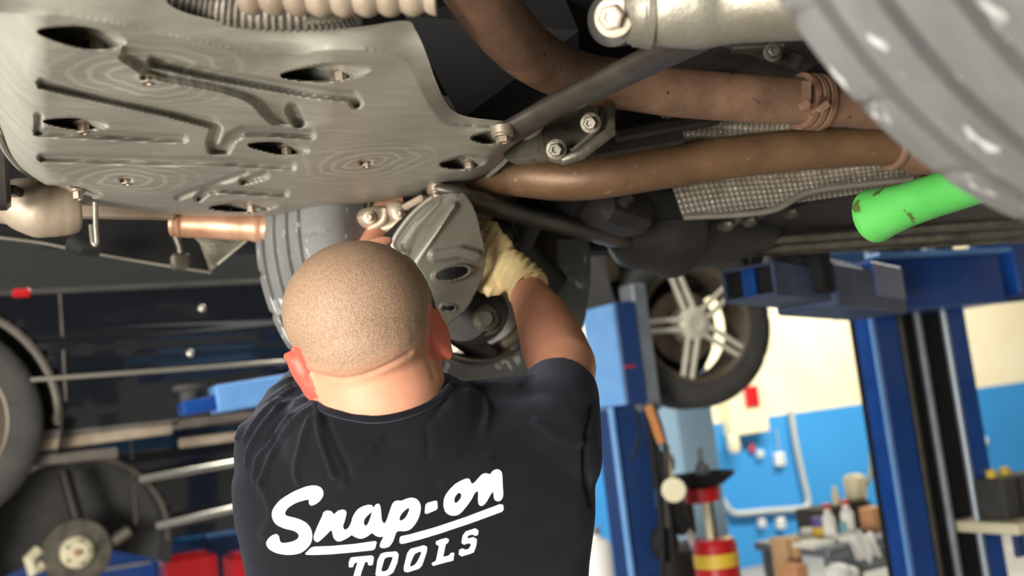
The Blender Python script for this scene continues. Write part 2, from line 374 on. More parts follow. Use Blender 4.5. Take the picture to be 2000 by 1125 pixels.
# scooped bolt pockets: (x0 deep end, x1 shallow end, y centre line at each, half height, depth)
POCK = [(74, 246, 62, 82, 21, .075), (548, 722, 148, 136, 17, .055), (86, 212, 237, 245, 12, .048), (484, 606, 283, 293, 12.5, .048), (78, 200, 366, 380, 13.5, .048), (408, 544, 405, 401, 11.5, .042), (858, 952, 322, 313, 13, .038), (920, 988, 270, 268, 12, .040), (824, 900, 376, 374, 10, .03)]
for x0, x1, y0, y1, hh, dep in POCK:
    t = (PXg-x0)/(x1-x0); cy = y0+(y1-y0)*t
    wid = hh*np.sqrt(np.clip(1-(2*t-1)**2, 0, 1))*(.75+.35*sm(t, 0, .6)); d = (wid-np.abs(PYg-cy))
    msk = (t > 0) & (t < 1) & (d > 0)
    H += np.where(msk, .62*dep*sm(d, 0, 4)*np.clip(1.1-t*1.05, 0, 1)**.8, 0)
SCREW = [(287, 151), (714, 317), (246, 351)]
for x, y in SCREW: H += .006*(1-sm(np.hypot(PXg-x, (PYg-y)*2.4), 8, 15))
H += .0016*np.sin(PXg/60)*np.sin(PYg/30+PXg/170)
rx, ry, rz = [F[i]+R[i]*((PXg-1000)/FPX)-U[i]*((PYg-562.5)/FPX) for i in range(3)]
# beyond the flat field the tray turns up into a steep flank: keep it near the plane depth of the bend
fl = smooth2(FLAT, 40); fx = np.array([p[0] for p in fl]); fy = np.array([p[1] for p in fl])
flank = ~inpoly(PXg, PYg, fl+[(1100, 250), (1100, 500), (-200, 500), (-200, 20)])
dep0 = (CZ-1.5+H)/rz
ix = np.argmin((PXg[..., None]-fx)**2+((PYg[..., None]-fy)*1.)**2, axis=2)
frz = F.z+R.z*((fx-1000)/FPX)-U.z*((fy-562.5)/FPX); fd = ((CZ-1.5)/frz)[ix]
dist = np.hypot(PXg-fx[ix], PYg-fy[ix])
depF = fd*(1-.00035*dist)+.02*np.clip(1-dist/14, 0, 1)*0
for _ in range(60):
    q = np.pad(depF, 1, mode='edge'); q = (q[:-2, 1:-1]+q[2:, 1:-1]+q[1:-1, :-2]+q[1:-1, 2:])/4
    depF = np.where(flank, q, dep0)
DEP = np.where(flank, np.minimum(depF+0*dep0, 9), dep0)
P3 = np.stack([rx*DEP, ry*DEP, 1.5+rz*DEP], -1)
tray = MB(); idm = -np.ones(PXg.shape, int); vs = []
keep = inside
# snap border vertices onto the outline for a clean edge
OA = np.array(OUTs+[OUTs[0]])
for a in range(keep.shape[0]):
    for b_ in range(keep.shape[1]):
        if keep[a, b_]: idm[a, b_] = len(vs); vs.append(tuple(P3[a, b_]))
fs = [(idm[a, b_], idm[a, b_+1], idm[a+1, b_+1], idm[a+1, b_]) for a in range(keep.shape[0]-1) for b_ in range(keep.shape[1]-1) if keep[a, b_] and keep[a, b_+1] and keep[a+1, b_+1] and keep[a+1, b_]]
tray.add(vs, fs)
def traymat():
    m = mat('grey_moulded_plastic', (164, 161, 148), .46, 0, (140, 137, 126), 16, .9, .12, 160, stretch=(1, 3.2, 1))
    nt = m.node_tree; N = nt.nodes; L = nt.links; b = N['Principled BSDF']; old = b.inputs['Base Color'].links[0].from_socket
    g = N.new('ShaderNodeNewGeometry'); wn = N.new('ShaderNodeTexNoise'); wn.inputs['Scale'].default_value = 9; wn.inputs['Detail'].default_value = 5; L.new(g.outputs['Position'], wn.inputs['Vector'])
    cur = old
    for (x, y) in SCREW:
        c = onZ(x, y, CZ); d = N.new('ShaderNodeVectorMath'); d.operation = 'DISTANCE'; L.new(g.outputs['Position'], d.inputs[0]); d.inputs[1].default_value = tuple(c)
        a = N.new('ShaderNodeMath'); a.operation = 'MULTIPLY_ADD'; L.new(wn.outputs[0], a.inputs[0]); a.inputs[1].default_value = .085; L.new(d.outputs['Value'], a.inputs[2])
        s = N.new('ShaderNodeMath'); s.operation = 'MULTIPLY'; L.new(a.outputs[0], s.inputs[0]); s.inputs[1].default_value = 290
        sn = N.new('ShaderNodeMath'); sn.operation = 'SINE'; L.new(s.outputs[0], sn.inputs[0])
        r = N.new('ShaderNodeMapRange'); L.new(sn.outputs[0], r.inputs[0]); r.inputs[1].default_value = .2; r.inputs[2].default_value = 1.; r.inputs[3].default_value = 0; r.inputs[4].default_value = .62
        f = N.new('ShaderNodeMapRange'); L.new(d.outputs['Value'], f.inputs[0]); f.inputs[1].default_value = .13; f.inputs[2].default_value = .04; f.inputs[3].default_value = 0; f.inputs[4].default_value = 1
        q = N.new('ShaderNodeMath'); q.operation = 'MULTIPLY'; L.new(r.outputs[0], q.inputs[0]); L.new(f.outputs[0], q.inputs[1])
        mx = N.new('ShaderNodeMix'); mx.data_type = 'RGBA'; L.new(q.outputs[0], mx.inputs[0]); L.new(cur, mx.inputs[6]); mx.inputs[7].default_value = (*lin((196, 192, 178)), 1); cur = mx.outputs[2]
    # fine scratches
    mp = N.new('ShaderNodeMapping'); mp.inputs['Scale'].default_value = (6, 160, 1); mp.inputs['Rotation'].default_value = (0, 0, .35); L.new(g.outputs['Position'], mp.inputs[0])
    sc = N.new('ShaderNodeTexNoise'); sc.inputs['Scale'].default_value = 1; sc.inputs['Detail'].default_value = 3; L.new(mp.outputs[0], sc.inputs['Vector'])
    r = N.new('ShaderNodeMapRange'); r.inputs[1].default_value = .6; r.inputs[2].default_value = .8; r.inputs[4].default_value = .5; L.new(sc.outputs[0], r.inputs[0])
    mx = N.new('ShaderNodeMix'); mx.data_type = 'RGBA'; L.new(r.outputs[0], mx.inputs[0]); L.new(cur, mx.inputs[6]); mx.inputs[7].default_value = (*lin((190, 188, 176)), 1); L.new(mx.outputs[2], b.inputs['Base Color'])
    return m
M['tray'] = traymat()
tro = tray.obj('undertray', M['tray'], car, 'grey moulded plastic undertray with recessed bolt pockets and swirl marks', ang=70)
# thin edge lip, following the outline
lip = []
for (x, y) in OUTs:
    if inpoly(np.array([x]), np.array([y]), fl+[(1100, 250), (1100, 500), (-200, 500), (-200, 20)])[0] or x > 1000:
        lip.append(onZ(x, y, CZ+.05 if x < 950 else CZ+.02))
runs = [[]]
for a, b_ in zip(lip[:-1], lip[1:]):
    if (a-b_).length < .15: runs[-1] += ([a] if not runs[-1] else [])+[b_]
    elif runs[-1]: runs.append([])
for r_ in runs:
    if len(r_) > 2: MB().tube(r_, .0045, 8).obj('undertray_lip', M['tray'], tro)
for (x, y) in SCREW:
    s = MB(); hexbolt(s, onZ(x, y, CZ+.005), (0, 0, -1), .0075, .007); s.obj('tray_screw', M['bolt'], tro)
for x0, x1, y0, y1, hh, dep in POCK[:7]:
    s = MB(); t = .60 if hh < 15 else .66; p = onZ(x0+(x1-x0)*t, y0+(y1-y0)*t-3, CZ+dep*.34); hexbolt(s, p, (0, 0, -1), .0075, .014); s.beam(p+Vector((-.008, 0, .002)), p+Vector((-.022, -.004, .02)), .014, .004); s.obj('tray_bolt', M['bolt'], tro)
# ---- floor pan and dark structure above
MB().box((1.6, 1.12, 2.21), 5.2, 1.64, .22).obj('floor_pan', M['black'], car)
MB().box((1.6, 1.12, 2.75), 5.2, 1.7, .86, bev=.1).obj('body_shell', M['black_paint'], car)
db = MB()
db.prism([W(790, 30, 1.5), W(1130, 60, 1.5), W(1130, 170, 1.6), W(1020, 240, 1.6), W(900, 235, 1.55)], (0, .05, .12))
db.obj('engine_bay_shade', M['black'], car)  # black panel standing in for the shade of the deep engine bay
# pipes
p1 = smooth_path([W(860, -130, 1.03), W(925, -30, 1.10), W(985, 55, 1.2), W(1050, 115, 1.32), W(1130, 150, 1.42), W(1215, 165, 1.47), W(1330, 182, 1.5), W(1480, 193, 1.53), W(1600, 200, 1.56), W(1760, 212, 1.62), W(1900, 225, 1.7)])
rad = [.037-.0015*math.sin(i/len(p1)*3) if i < len(p1)*.45 else .0355 for i in range(len(p1))]
ph = MB().tube(p1, rad, 32).obj('exhaust_pipe', M['pipe'], car, 'rusty upper exhaust pipe bending down from the engine')
cl = MB()
cx = [W(1572, 176, 1.535), W(1588, 178, 1.54), W(1604, 180, 1.545)]
i0 = min(range(len(p1)), key=lambda i: (p1[i]-W(1590, 200, 1.55)).length); t_ = (p1[i0+1]-p1[i0-1]).normalized()
for k in (-1, 0, 1): cl.lathe([(-.006, .0375), (-.004, .043), (.004, .043), (.006, .0375)], p1[i0]+t_*k*.014, t_, 32)
cl.beam(W(1575, 160, 1.50), W(1572, 214, 1.49), .014, .004, up=F); cl.beam(W(1608, 190, 1.50), W(1600, 216, 1.47), .010, .004, up=F)
cl.beam(W(1560, 212, 1.49), W(1580, 200, 1.49), .010, .004, up=F); cl.beam(W(1600, 214, 1.47), W(1618, 202, 1.47), .010, .004, up=F)
cl.obj('pipe_clamp', M['pipe'], ph)
p2 = smooth_path([W(820, 320, 1.86), W(900, 326, 1.80), W(970, 338, 1.74), W(1030, 344, 1.70), (W(1095, 350, 1.68)), W(1170, 346, 1.67), W(1300, 326, 1.68), W(1420, 308, 1.7), W(1560, 293, 1.73), W(1700, 284, 1.76), W(1800, 285, 1.8), W(1900, 300, 1.85)])
ph2 = MB().tube(p2, .0355, 32).obj('exhaust_pipe', M['pipe_dark'], car, 'brown lower exhaust pipe running towards the rear')
i1 = min(range(len(p2)), key=lambda i: (p2[i]-W(1738, 284, 1.77)).length); t_ = (p2[i1+1]-p2[i1-1]).normalized()
MB().lathe([(-.006, .035), (-.004, .044), (.004, .044), (.006, .035)], p2[i1], t_, 32).lathe([(.01, .036), (.05, .052), (.16, .055), (.2, .055)], p2[i1], t_, 32).obj('pipe_flange', M['pipe'], ph2)
# heat shields
def shieldmat():
    m = mat('embossed_foil', (222, 214, 200), .4, .45, (176, 166, 148), 30, .9); return m
M['shield'] = shieldmat()
def patch(q, nu, nv, fu, fv, amp, sag=0):
    (a, b, c, d) = q; rows = []
    for i in range(nv+1):
        v = i/nv; row = []
        for j in range(nu+1):
            u = j/nu; x = (a[0]*(1-u)+b[0]*u)*(1-v)+(d[0]*(1-u)+c[0]*u)*v; y = (a[1]*(1-u)+b[1]*u)*(1-v)+(d[1]*(1-u)+c[1]*u)*v
            z = (a[2]*(1-u)+b[2]*u)*(1-v)+(d[2]*(1-u)+c[2]*u)*v
            row.append(W(x, y, z-amp*abs(math.sin(math.pi*u*fu))*abs(math.sin(math.pi*(v*fv+.25*math.sin(u*9))))+sag*math.sin(math.pi*v)))
        rows.append(row)
    return rows
sh = MB().grid(patch([(1290, 205, 1.78), (1680, 190, 1.84), (1680, 300, 1.80), (1290, 300, 1.76)], 300, 60, 38, 6, .012)).obj('heat_shield', M['shield'], car, 'embossed silver heat shield between the two pipes')
sh2 = MB().grid(patch([(1300, 330, 1.9), (1800, 300, 2.0), (1800, 360, 1.86), (1335, 428, 1.8)], 340, 60, 46, 9, .010, .05)).obj('heat_shield', M['shield'], car, 'embossed silver heat shield under the lower pipe')
MB().tube(smooth_path([W(1335, 424, 1.79), W(1500, 412, 1.8), W(1590, 372, 1.82), W(1780, 350, 1.85)]), .006, 8).obj('shield_edge', M['alu'], sh2)
MB().tube([W(1300, 262, 1.84), W(1330, 270, 1.80), W(1370, 262, 1.80), W(1376, 240, 1.82)], .012, 12).obj('shield_clip', M['bracket'], sh)
# braces
def brace(pts, wd, th, bolt_at, lab):
    b = MB().tube(smooth_path([W(*p) for p in pts], 8), [w_ for w_ in wd], 20, flat=th, up=(0, 0, 1))
    o = b.obj('crossbrace', M['brace'], car, lab, ang=60)
    s = MB(); p = W(*bolt_at); s.lathe([(-.01, .015), (0, .015), (.002, .013)], p, (0, 0, -1), 24); hexbolt(s, p+Vector((0, 0, -.002)), (0, 0, -1), .0095, .010)
    s.obj('brace_bolt', M['bolt'], o); return o
n1 = 8*3+1
brace([(975, 268, 1.375), (1030, 238, 1.36), (1130, 186, 1.29), (1420, 46, 1.05)], [.016+.014*min(1, i/4)+.004*(i/n1) for i in range(n1)], .42, (982, 262, 1.345), 'dusty steel crossbrace running up to the near wheel')
brace([(838, 370, 1.68), (900, 384, 1.68), (1000, 414, 1.78), (1300, 492, 2.26)], [.020+.015*min(1, i/4)+.008*i/n1 for i in range(n1)], .42, (853, 374, 1.655), 'dusty steel crossbrace running to the far side')
# transmission mount bracket with two bolts
br = MB().prism([W(1072, 302, 1.42), W(1062, 262, 1.45), (W(1058, 215, 1.5)), W(1120, 165, 1.55), W(1196, 185, 1.5), W(1196, 262, 1.42), W(1134, 306, 1.40), W(1104, 314, 1.40)], Vector((.0, .14, .03)))
bro = br.obj('mount_bracket', M['bracket'], car, 'oily cast bracket with two bolts', bevel=.004)
rb = MB().tube([W(1080, 306, 1.41), W(1104, 312, 1.39), W(1134, 302, 1.385), W(1192, 258, 1.40), W(1190, 190, 1.46)], .008, 10)
rb.tube([W(1095, 292, 1.40), W(1120, 294, 1.39), W(1165, 254, 1.40), W(1168, 200, 1.46)], .004, 8); rb.obj('bracket_flange', M['bracket'], bro)
for (x, y, d) in ((1087, 292, 1.385), (1154, 240, 1.395)):
    s = MB(); hexbolt(s, W(x, y, d), -ray(x+200, y-60), .0095, .02); s.obj('mount_bolt', M['bracket'], bro)
MB().beam(W(1190, 268, 1.5), W(1400, 230, 1.66), .03, .022, bev=.006).beam(W(1150, 290, 1.48), W(1330, 262, 1.60), .015, .03, bev=.004).obj('support_arm', M['dark'], bro)
# cast aluminium housing at the top right, lug and big bolt
ah = MB().tube(smooth_path([W(1225, 20, 1.0), W(1300, 10, .98), W(1430, -2, .97), W(1640, -30, .93)]), [.030, .034, .034, .035, .036, .037, .038, .038, .04, .041, .042, .043, .044, .044, .043, .042, .042, .042, .043, .044, .045, .046, .046, .045, .04], 28)
for i in range(5): ah.lathe([(-.002, .02), (0, .036+.001*i), (.003, .036+.001*i), (.005, .02)], W(1238+7*i, 18-i, .99-.002*i), (R*1).normalized(), 28)
aho = ah.obj('axle_housing', M['alu'], car, 'cast aluminium arm beside the near wheel')
lug = MB().lathe([(-.012, .020), (-.010, .026), (.010, .026), (.012, .020)], W(1203, 38, 1.0), ray(1203, 38)+R*.5, 30); lug.beam(W(1195, 60, .99), W(1216, -60, .98), .03, .016, up=F, bev=.003)
lug.obj('lug', M['dark'], aho)
s = MB(); hexbolt(s, W(1200, 34, .972), -ray(1200, 34)-R*.25, .0125, .018); s.obj('lug_bolt', M['bolt'], aho)
# dark cross structure behind braces
dk = MB().beam(W(1250, 130, 1.75), W(1580, 105, 1.85), .10, .06, bev=.01).beam(W(1400, 80, 1.7), W(1560, 130, 1.7), .05, .03, bev=.006)
dk.beam(W(900, 260, 1.9), W(1200, 250, 1.9), .25, .14, bev=.02); dk.beam(W(1010, 300, 1.75), W(1300, 262, 1.8), .08, .05, bev=.01)
dk.obj('subframe', M['dark'], car)
s = MB(); hexbolt(s, W(1508, 103, 1.62), -F, .010, .016); s.beam(W(1430, 98, 1.63), W(1530, 92, 1.63), .025, .006, bev=.002); s.obj('hanger_bolt', M['bracket'], car)
# corrugated flex hose and ribbed boot at top left
hp = smooth_path([W(270, -40, .93), W(360, -8, .94), W(440, 12, .95), W(540, 24, .96), W(640, 22, .97), W(700, 10, .97)], 30)
hr = [.017+.0016*math.sin(i*1.5) for i in range(len(hp))]
ho = MB().tube(hp, hr, 22).obj('flex_hose', mat('grey_braid', (150, 144, 132), .5, .4, (96, 90, 80), 120, 1.), car, 'grey corrugated flex hose over the tray edge', ang=80)
fn = MB()
for i in range(7): fn.beam(W(596+i*11, 50-i*1.5, .94), W(622+i*11, 22-i, .94), .006, .004, up=F, bev=.001)
fn.obj('hose_fin', M['bracket'], ho)
bt = []; br_ = []
for i in range(90):
    u = i/89; bt.append(W(470+380*u, -22+4*math.sin(u*3), .90)); br_.append(.0185+.0045*(abs(math.sin(u*math.pi*8.5))**.8))
MB().tube(bt, br_, 26).obj('ribbed_boot', M['beige'], car, 'beige ribbed rubber boot')
# catalytic converter, joint and pan below the tray
cc = smooth_path([W(338, 434, 1.83), W(360, 436, 1.83), W(430, 440, 1.83), W(520, 446, 1.83), W(560, 447, 1.83)], 10)
nn = len(cc); cr = []
for i in range(nn):
    x = PX(cc[i])[0]; r = .0255 if x < 536 else .0255-.0008*min(abs(x-536), 22)*.9
    if 345 < x < 368 or 476 < x < 520: r += .0016*math.sin(x*.5)
    cr.append(max(r, .010))
co = MB().tube(cc, cr, 30).obj('catalytic_converter', M['copper'], car, 'heat-tinted copper coloured converter under the tray')
jp = smooth_path([W(545, 440, 1.80), W(600, 428, 1.80), W(680, 420, 1.80), W(740, 408, 1.80), W(790, 396, 1.80)], 12)
MB().tube(jp, [.0165+.0012*(1 if (i//3) % 4 == 0 else 0) for i in range(len(jp))], 24).obj('pipe_joint', M['copper'], co)
pan = MB(); pp = smooth_path([W(-40, 398, 1.55), W(20, 396, 1.55), W(60, 402, 1.55), W(100, 408, 1.56), W(150, 405, 1.58)], 8)
pan.tube(pp, [.028, .028, .028, .029, .030, .031, .032, .033, .034, .036, .038, .039, .040, .041, .042, .043, .044, .045, .045, .046, .046, .046, .045, .044, .043, .043, .042, .042, .042, .041, .040, .039, .036], 30)
pan.obj('front_silencer', M['beige'], car, 'beige dusty exhaust box at the left under the tray')
MB().beam(W(140, 412, 1.75), W(345, 416, 1.80), .03, .022, bev=.005).obj('exhaust_rail', M['beige'], car)
MB().tube(smooth_path([W(186, 395, 1.55), W(187, 440, 1.55), W(189, 474, 1.55), W(182, 474, 1.55), W(178, 440, 1.56)], 5), .0040, 10).obj('hanger_rod', M['alu'], car)
MB().box(W(-4, 345, 1.45), .03, .05, .09, bev=.006).beam(W(-60, 372, 1.5), W(40, 374, 1.5), .03, .014, bev=.003).obj('bumper_bracket', M['dark'], car)
# fender liner, bumper edge and sill
lipL = [W(-60, 458, 1.9), W(0, 464, 1.92), W(80, 474, 1.95), W(160, 490, 1.98), W(260, 508, 2.02), W(340, 521, 2.05), W(412, 532, 2.08)]
fe = MB(); rows = [[p+Vector((0, .02*k, .06*k)) for p in lipL] for k in range(6)]
fe.grid(rows); fe.obj('fender_liner', M['black'], car)
MB().tube(smooth_path(lipL), .005, 8, flat=.8).obj('bumper_edge', M['alu'], car, 'thin pale lower edge of the bumper')
MB().prism([W(412, 530, 2.08), W(470, 480, 2.1), W(520, 440, 2.1), W(350, 425, 2.1), W(320, 470, 2.1)], (0, .02, .03)).obj('splash_shield', M['bracket'], car)
MB().tube([W(425, 516, 2.04), W(490, 462, 2.04)], .004, 8).obj('splash_edge', M['alu'], car)
MB().box(W(352, 510, 1.98), .035, .03, .03, bev=.006).tube([W(340, 450, 1.98), W(352, 480, 1.98), W(356, 505, 1.98)], .008, 10).obj('hose_clip', M['bracket'], car)
MB().tube([W(140, 470, 1.9), W(160, 480, 1.9), W(190, 482, 1.92)], .02, 12).obj('bumper_clip', M['black'], car)
MB().beam(W(60, 440, 2.2), W(520, 455, 2.3), .3, .05).obj('bumper_liner', M['black'], car)
sill = MB(); SZ = 1.80
def cx_(x, y, z): return Vector((x, y, z))
for (y0, z0, w_, h_) in ((1.90, SZ+.02, .09, .05), (1.80, SZ+.035, .035, .04), (1.98, SZ+.06, .05, .09)):
    sill.box((2.35, y0, z0+h_/2), 2.9, w_, h_, bev=.01)
sill.obj('sill', M['black'], car, 'black plastic sill running along the far side')
uc = MB()
for (q, m_) in (([(1275, 498, 2.3), (1340, 428, 2.15), (1600, 398, 2.1), (2050, 380, 2.1), (2050, 450, 2.5), (1600, 478, 2.45)], 0),):
    uc.prism([W(*p) for p in q], (0, 0, .02))
uc.obj('underbody_cover', M['dark'], car)
rbm = MB()
for (a, b_) in (((1290, 486, 2.25), (2050, 430, 2.35)), ((1380, 452, 2.15), (1580, 378, 2.02)), ((1400, 446, 2.12), (1600, 366, 2.0)), ((1260, 505, 2.36), (2050, 465, 2.6)), ((1300, 500, 2.3), (2050, 450, 2.4))):
    rbm.beam(W(*a), W(*b_), .022, .016, bev=.004)
rbm.obj('underbody_rib', M['bracket'], car)
dc = MB()
for x, y in ((1420, 440), (1440, 424), (1465, 432), (1480, 418), (1510, 406), (1532, 396), (1545, 416)): dc.ball(W(x, y, 2.05), .014, .02, .012, n=10)
dc.obj('bracket_clutter', M['bracket'], car)
# transmission tunnel / rear axle drum seen below the lower pipe
MB().lathe([(-.12, .05), (-.08, .09), (0, .105), (.02, .112), (.03, .112), (.035, .10), (.16, .09), (.3, .06)], W(1290, 440, 2.15), (1, .1, 0), 36).obj('gearbox_housing', M['dark'], car)
MB().beam(W(1150, 390, 1.9), W(1250, 420, 2.0), .09, .09, bev=.02).tube([W(1230, 380, 1.85), W(1212, 400, 1.85)], .012, 10).obj('engine_mount', M['dark'], car)
# far wheel, knuckle, control arm
fwc = W(852, 484, 2.0)
wheel(car, 'far_front_wheel', fwc, math.radians(17), 1, M['rim_dark'], M['rubber'], label='far front wheel seen from inside behind the mechanic')
nwc = Vector((.751, .370, 1.91))
wheel(car, 'near_front_wheel', nwc, -.054, -1, M['rim_silver'], M['rubber'], label='near front wheel with grey grooved tread at the upper right')
kn = MB(); kn.lathe([(-.10, .05), (-.05, .06), (0, .055), (.06, .04)], W(935, 610, 1.86), ray(935, 610)+R*.3, 24)
kn.tube([W(935, 610, 1.85), W(900, 660, 1.9), W(960, 700, 1.95)], [.03, .022, .02], 12).tube([W(935, 600, 1.85), W(900, 540, 1.85), W(880, 460, 1.85)], [.03, .026, .03], 12)
kn.beam(W(870, 640, 1.9), W(960, 700, 1.95), .05, .03, bev=.008)
kn.obj('steering_knuckle', M['dark'], car)
hb = MB(); hb.lathe([(0, .02), (-.01, .022), (-.012, .012), (-.02, .012)], W(948, 622, 1.76), ray(948, 622), 20); hb.lathe([(-.03, .030), (0, .03)], W(948, 622, 1.80), ray(948, 622), 20); hb.obj('hub_nut', M['bracket'], car)
MB().tube(smooth_path([W(1040, 600, 1.9), W(1000, 660, 1.95), W(930, 700, 2.0), W(870, 745, 2.02)]), .012, 12).obj('coil_link', M['rim_dark'], car)
# control-arm guard: folded pressed-steel cover with two holes
D1 = 1.60
face = [(900, 392), (925, 408), (946, 470), (950, 505), (938, 560), (916, 600), (884, 628), (868, 638), (846, 560), (824, 520), (800, 480), (786, 470)]
gd = MB()
bm = bmesh.new()
gx, gy = np.meshgrid(np.arange(764, 958, 2.0), np.arange(370, 644, 2.0))
gout = smooth2([(862, 378), (905, 376), (928, 408), (940, 450), (949, 492), (944, 540), (926, 580), (912, 604), (886, 626), (866, 640), (852, 600), (838, 560), (818, 525), (796, 500), (774, 490), (769, 470), (800, 425), (836, 392), (862, 378)], 4)
gi = inpoly(gx, gy, gout)
# depth: flange -> raised lit ridge -> body; ridge line from (880,392) to (800,500)
ridge = segd(gx, gy, [(893, 392), (858, 450), (812, 520)]); side = ((gx-893)*(520-392)-(gy-392)*(812-893)) > 0
gz = np.full(gx.shape, 1.60)
gz = np.where(side, 1.585+.0006*ridge, 1.585+.0015*ridge)
gz += .012*sm(segd(gx, gy, [(868, 386), (800, 440), (770, 482)]), 8, 2)*0
gz -= .014*(1-sm(segd(gx, gy, [(884, 402), (846, 452), (806, 506)]), 2, 15))
gz += .010*(1-sm(segd(gx, gy, [(862, 402), (822, 442), (795, 480)]), 7, 13))
gz -= .010*(1-sm(segd(gx, gy, [(850, 500), (900, 492), (930, 500)]), 6, 16))
e1 = np.hypot((gx-884)*np.cos(.22)-(gy-534)*np.sin(.22), ((gx-884)*np.sin(.22)+(gy-534)*np.cos(.22))*2.6)
gz -= .012*(1-sm(np.abs(e1-36), 3, 9))
hole = e1 < 30
e2 = np.hypot(gx-876, (gy-602)*1.8); gz -= .005*(1-sm(np.abs(e2-15), 1, 4)); hole |= e2 < 12
gi &= ~hole
ids = -np.ones(gx.shape, int); vs = []
for a in range(gx.shape[0]):
    for b_ in range(gx.shape[1]):
        if gi[a, b_]: ids[a, b_] = len(vs); vs.append(W(gx[a, b_], gy[a, b_], gz[a, b_]))
gd.add(vs, [(ids[a, b_], ids[a, b_+1], ids[a+1, b_+1], ids[a+1, b_]) for a in range(gx.shape[0]-1) for b_ in range(gx.shape[1]-1) if min(ids[a, b_], ids[a, b_+1], ids[a+1, b_+1], ids[a+1, b_]) >= 0])
gdo = gd.obj('control_arm_guard', M['arm_metal'], car, 'grey pressed-steel guard with two holes in front of the mechanic', ang=60)
so = gdo.modifiers.new('solid', 'SOLIDIFY'); so.thickness = .004
MB().tube([W(x, y, 1.60) for x, y in gout if x < 850 and y < 500][::1] or gout, .0045, 8).obj('guard_edge', M['arm_metal'], gdo)
MB().prism([W(780, 480, 1.66), W(870, 390, 1.66), W(945, 470, 1.68), W(920, 590, 1.68), W(868, 620, 1.68)], (.0, .08, .03)).obj('guard_core', M['black'], gdo)
# ball joint cluster above the head
bj = MB(); bj.ball(W(735, 428, 1.78), .045, .04, .022); bj.ball(W(775, 412, 1.76), .02, .02, .018)
bj.tube(smooth_path([W(690, 440, 1.78), W(735, 448, 1.77), (W(778, 436, 1.76)), W(790, 408, 1.76)]), .010, 12)
bj.tube(smooth_path([W(722, 446, 1.76), W(748, 430, 1.75), W(752, 408, 1.75)]), .007, 10)
bj.beam(W(795, 408, 1.75), W(835, 386, 1.72), .03, .012, bev=.003)
bjo = bj.obj('ball_joint', M['beige'], car, 'dusty ball joint with two bolts above the head')
for x, y in ((779, 418), (722, 425)):
    s = MB(); hexbolt(s, W(x, y, 1.735), -F, .007, .012); s.obj('joint_bolt', M['bolt'], bjo)
MB().tube([W(655, 440, 1.85), W(654, 520, 1.85)], .009, 12).tube([W(666, 440, 1.84), (W(667, 500, 1.84))], .004, 8).obj('brake_line', M['rim_dark'], car)
MB().tube(smooth_path([W(1010, 375, 1.9), W(1000, 430, 1.9), W(1008, 470, 1.9), W(975, 500, 1.85)]), .006, 8).ball(W(985, 445, 1.95), .03, .03, .03).tube([W(1040, 400, 1.95), W(1010, 480, 2.0), W(1080, 560, 2.05)], .035, 14).obj('brake_hose', M['dark'], car)
MB().beam(W(960, 380, 2.2), W(1250, 440, 2.6), .16, .10, bev=.02).obj('suspension_arm', M['black'], car)
# far inner wing, closes the dark behind the wheel
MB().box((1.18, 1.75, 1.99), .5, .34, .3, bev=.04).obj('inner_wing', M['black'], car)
fu = thing('funnel', 'bright green plastic funnel end hanging behind the near tyre', 'funnel', W(1790, 400, 1.25))
g = MB(); ax = (W(1734, 412, 1.30)-W(1890, 360, 1.20)).normalized()
g.lathe([(-.05, .026), (.04, .026), (.08, .0275), (.11, .031), (.128, .0345), (.133, .0355), (.138, .034), (.134, .030), (.10, .022), (-.05, .02)], W(1880, 364, 1.205), ax, 40)
g.obj('cone', M['green'], fu)
# ================================================================== WORKSHOP
EZ = Vector((0, 0, 1))
def vbox(mb, px, pyb, pyt, d, wpx, dep, bev=.004, sx=0):
    """upright box: pixel of the bottom centre, pixel height of the top, distance d, width in pixels, depth in metres"""
    b = W(px, pyb, d); h = abs(pyb-pyt)*d/FPX; w_ = wpx*d/FPX
    return mb.box(b+EZ*h/2+Vector((0, dep/2, 0)), w_, dep, h, bev=bev)
# ---- lift post at the right of the photograph
YC = 2.75
def colx(px, py, y=YC): return onY(px, py, y)
lp = thing('lift_post', 'bright blue lift post with carriage and dark chain channel, beside the white wall panel', 'lift', Vector((colx(1790, 900).x, YC+.12, 0)))
xa, xb, xc, xd = [colx(p, 780).x for p in (1730, 1778, 1872, 1910)]
HC = 2.2
MB().box(((xa+xb)/2, YC+.05, HC/2), xb-xa, .10, HC, bev=.006).obj('post_channel', M['blue'], lp)
MB().box(((xc+xd)/2+.01, YC+.012, HC/2), xd-xc, .024, HC, bev=.006).obj('post_channel', M['blue'], lp)
MB().box(((xa+xd)/2, YC+.11, HC/2), xd-xa, .02, HC).obj('post_back', M['black'], lp)
MB().box((xa-.004, YC+.010, HC/2), .014, .014, HC, bev=.003).obj('post_edge_highlight', M['blue_pale'], lp)  # pale bar: highlight along the post corner put into the colour
MB().box((xc-.012, YC-.004, HC/2), .022, .02, HC, bev=.004).obj('guide_rail', M['steel_rail'], lp)
for p, m_ in ((1802, 'brace'), (1838, 'grey_metal')):
    x = colx(p, 780).x; MB().tube([(x, YC+.05, .05), (x, YC+.05, HC-.1)], .015, 12).obj('lift_chain', M[m_], lp)
MB().box(((xa+xd)/2, YC+.12, .01), .6, .5, .02, bev=.004).obj('base_plate', M['blue'], lp)
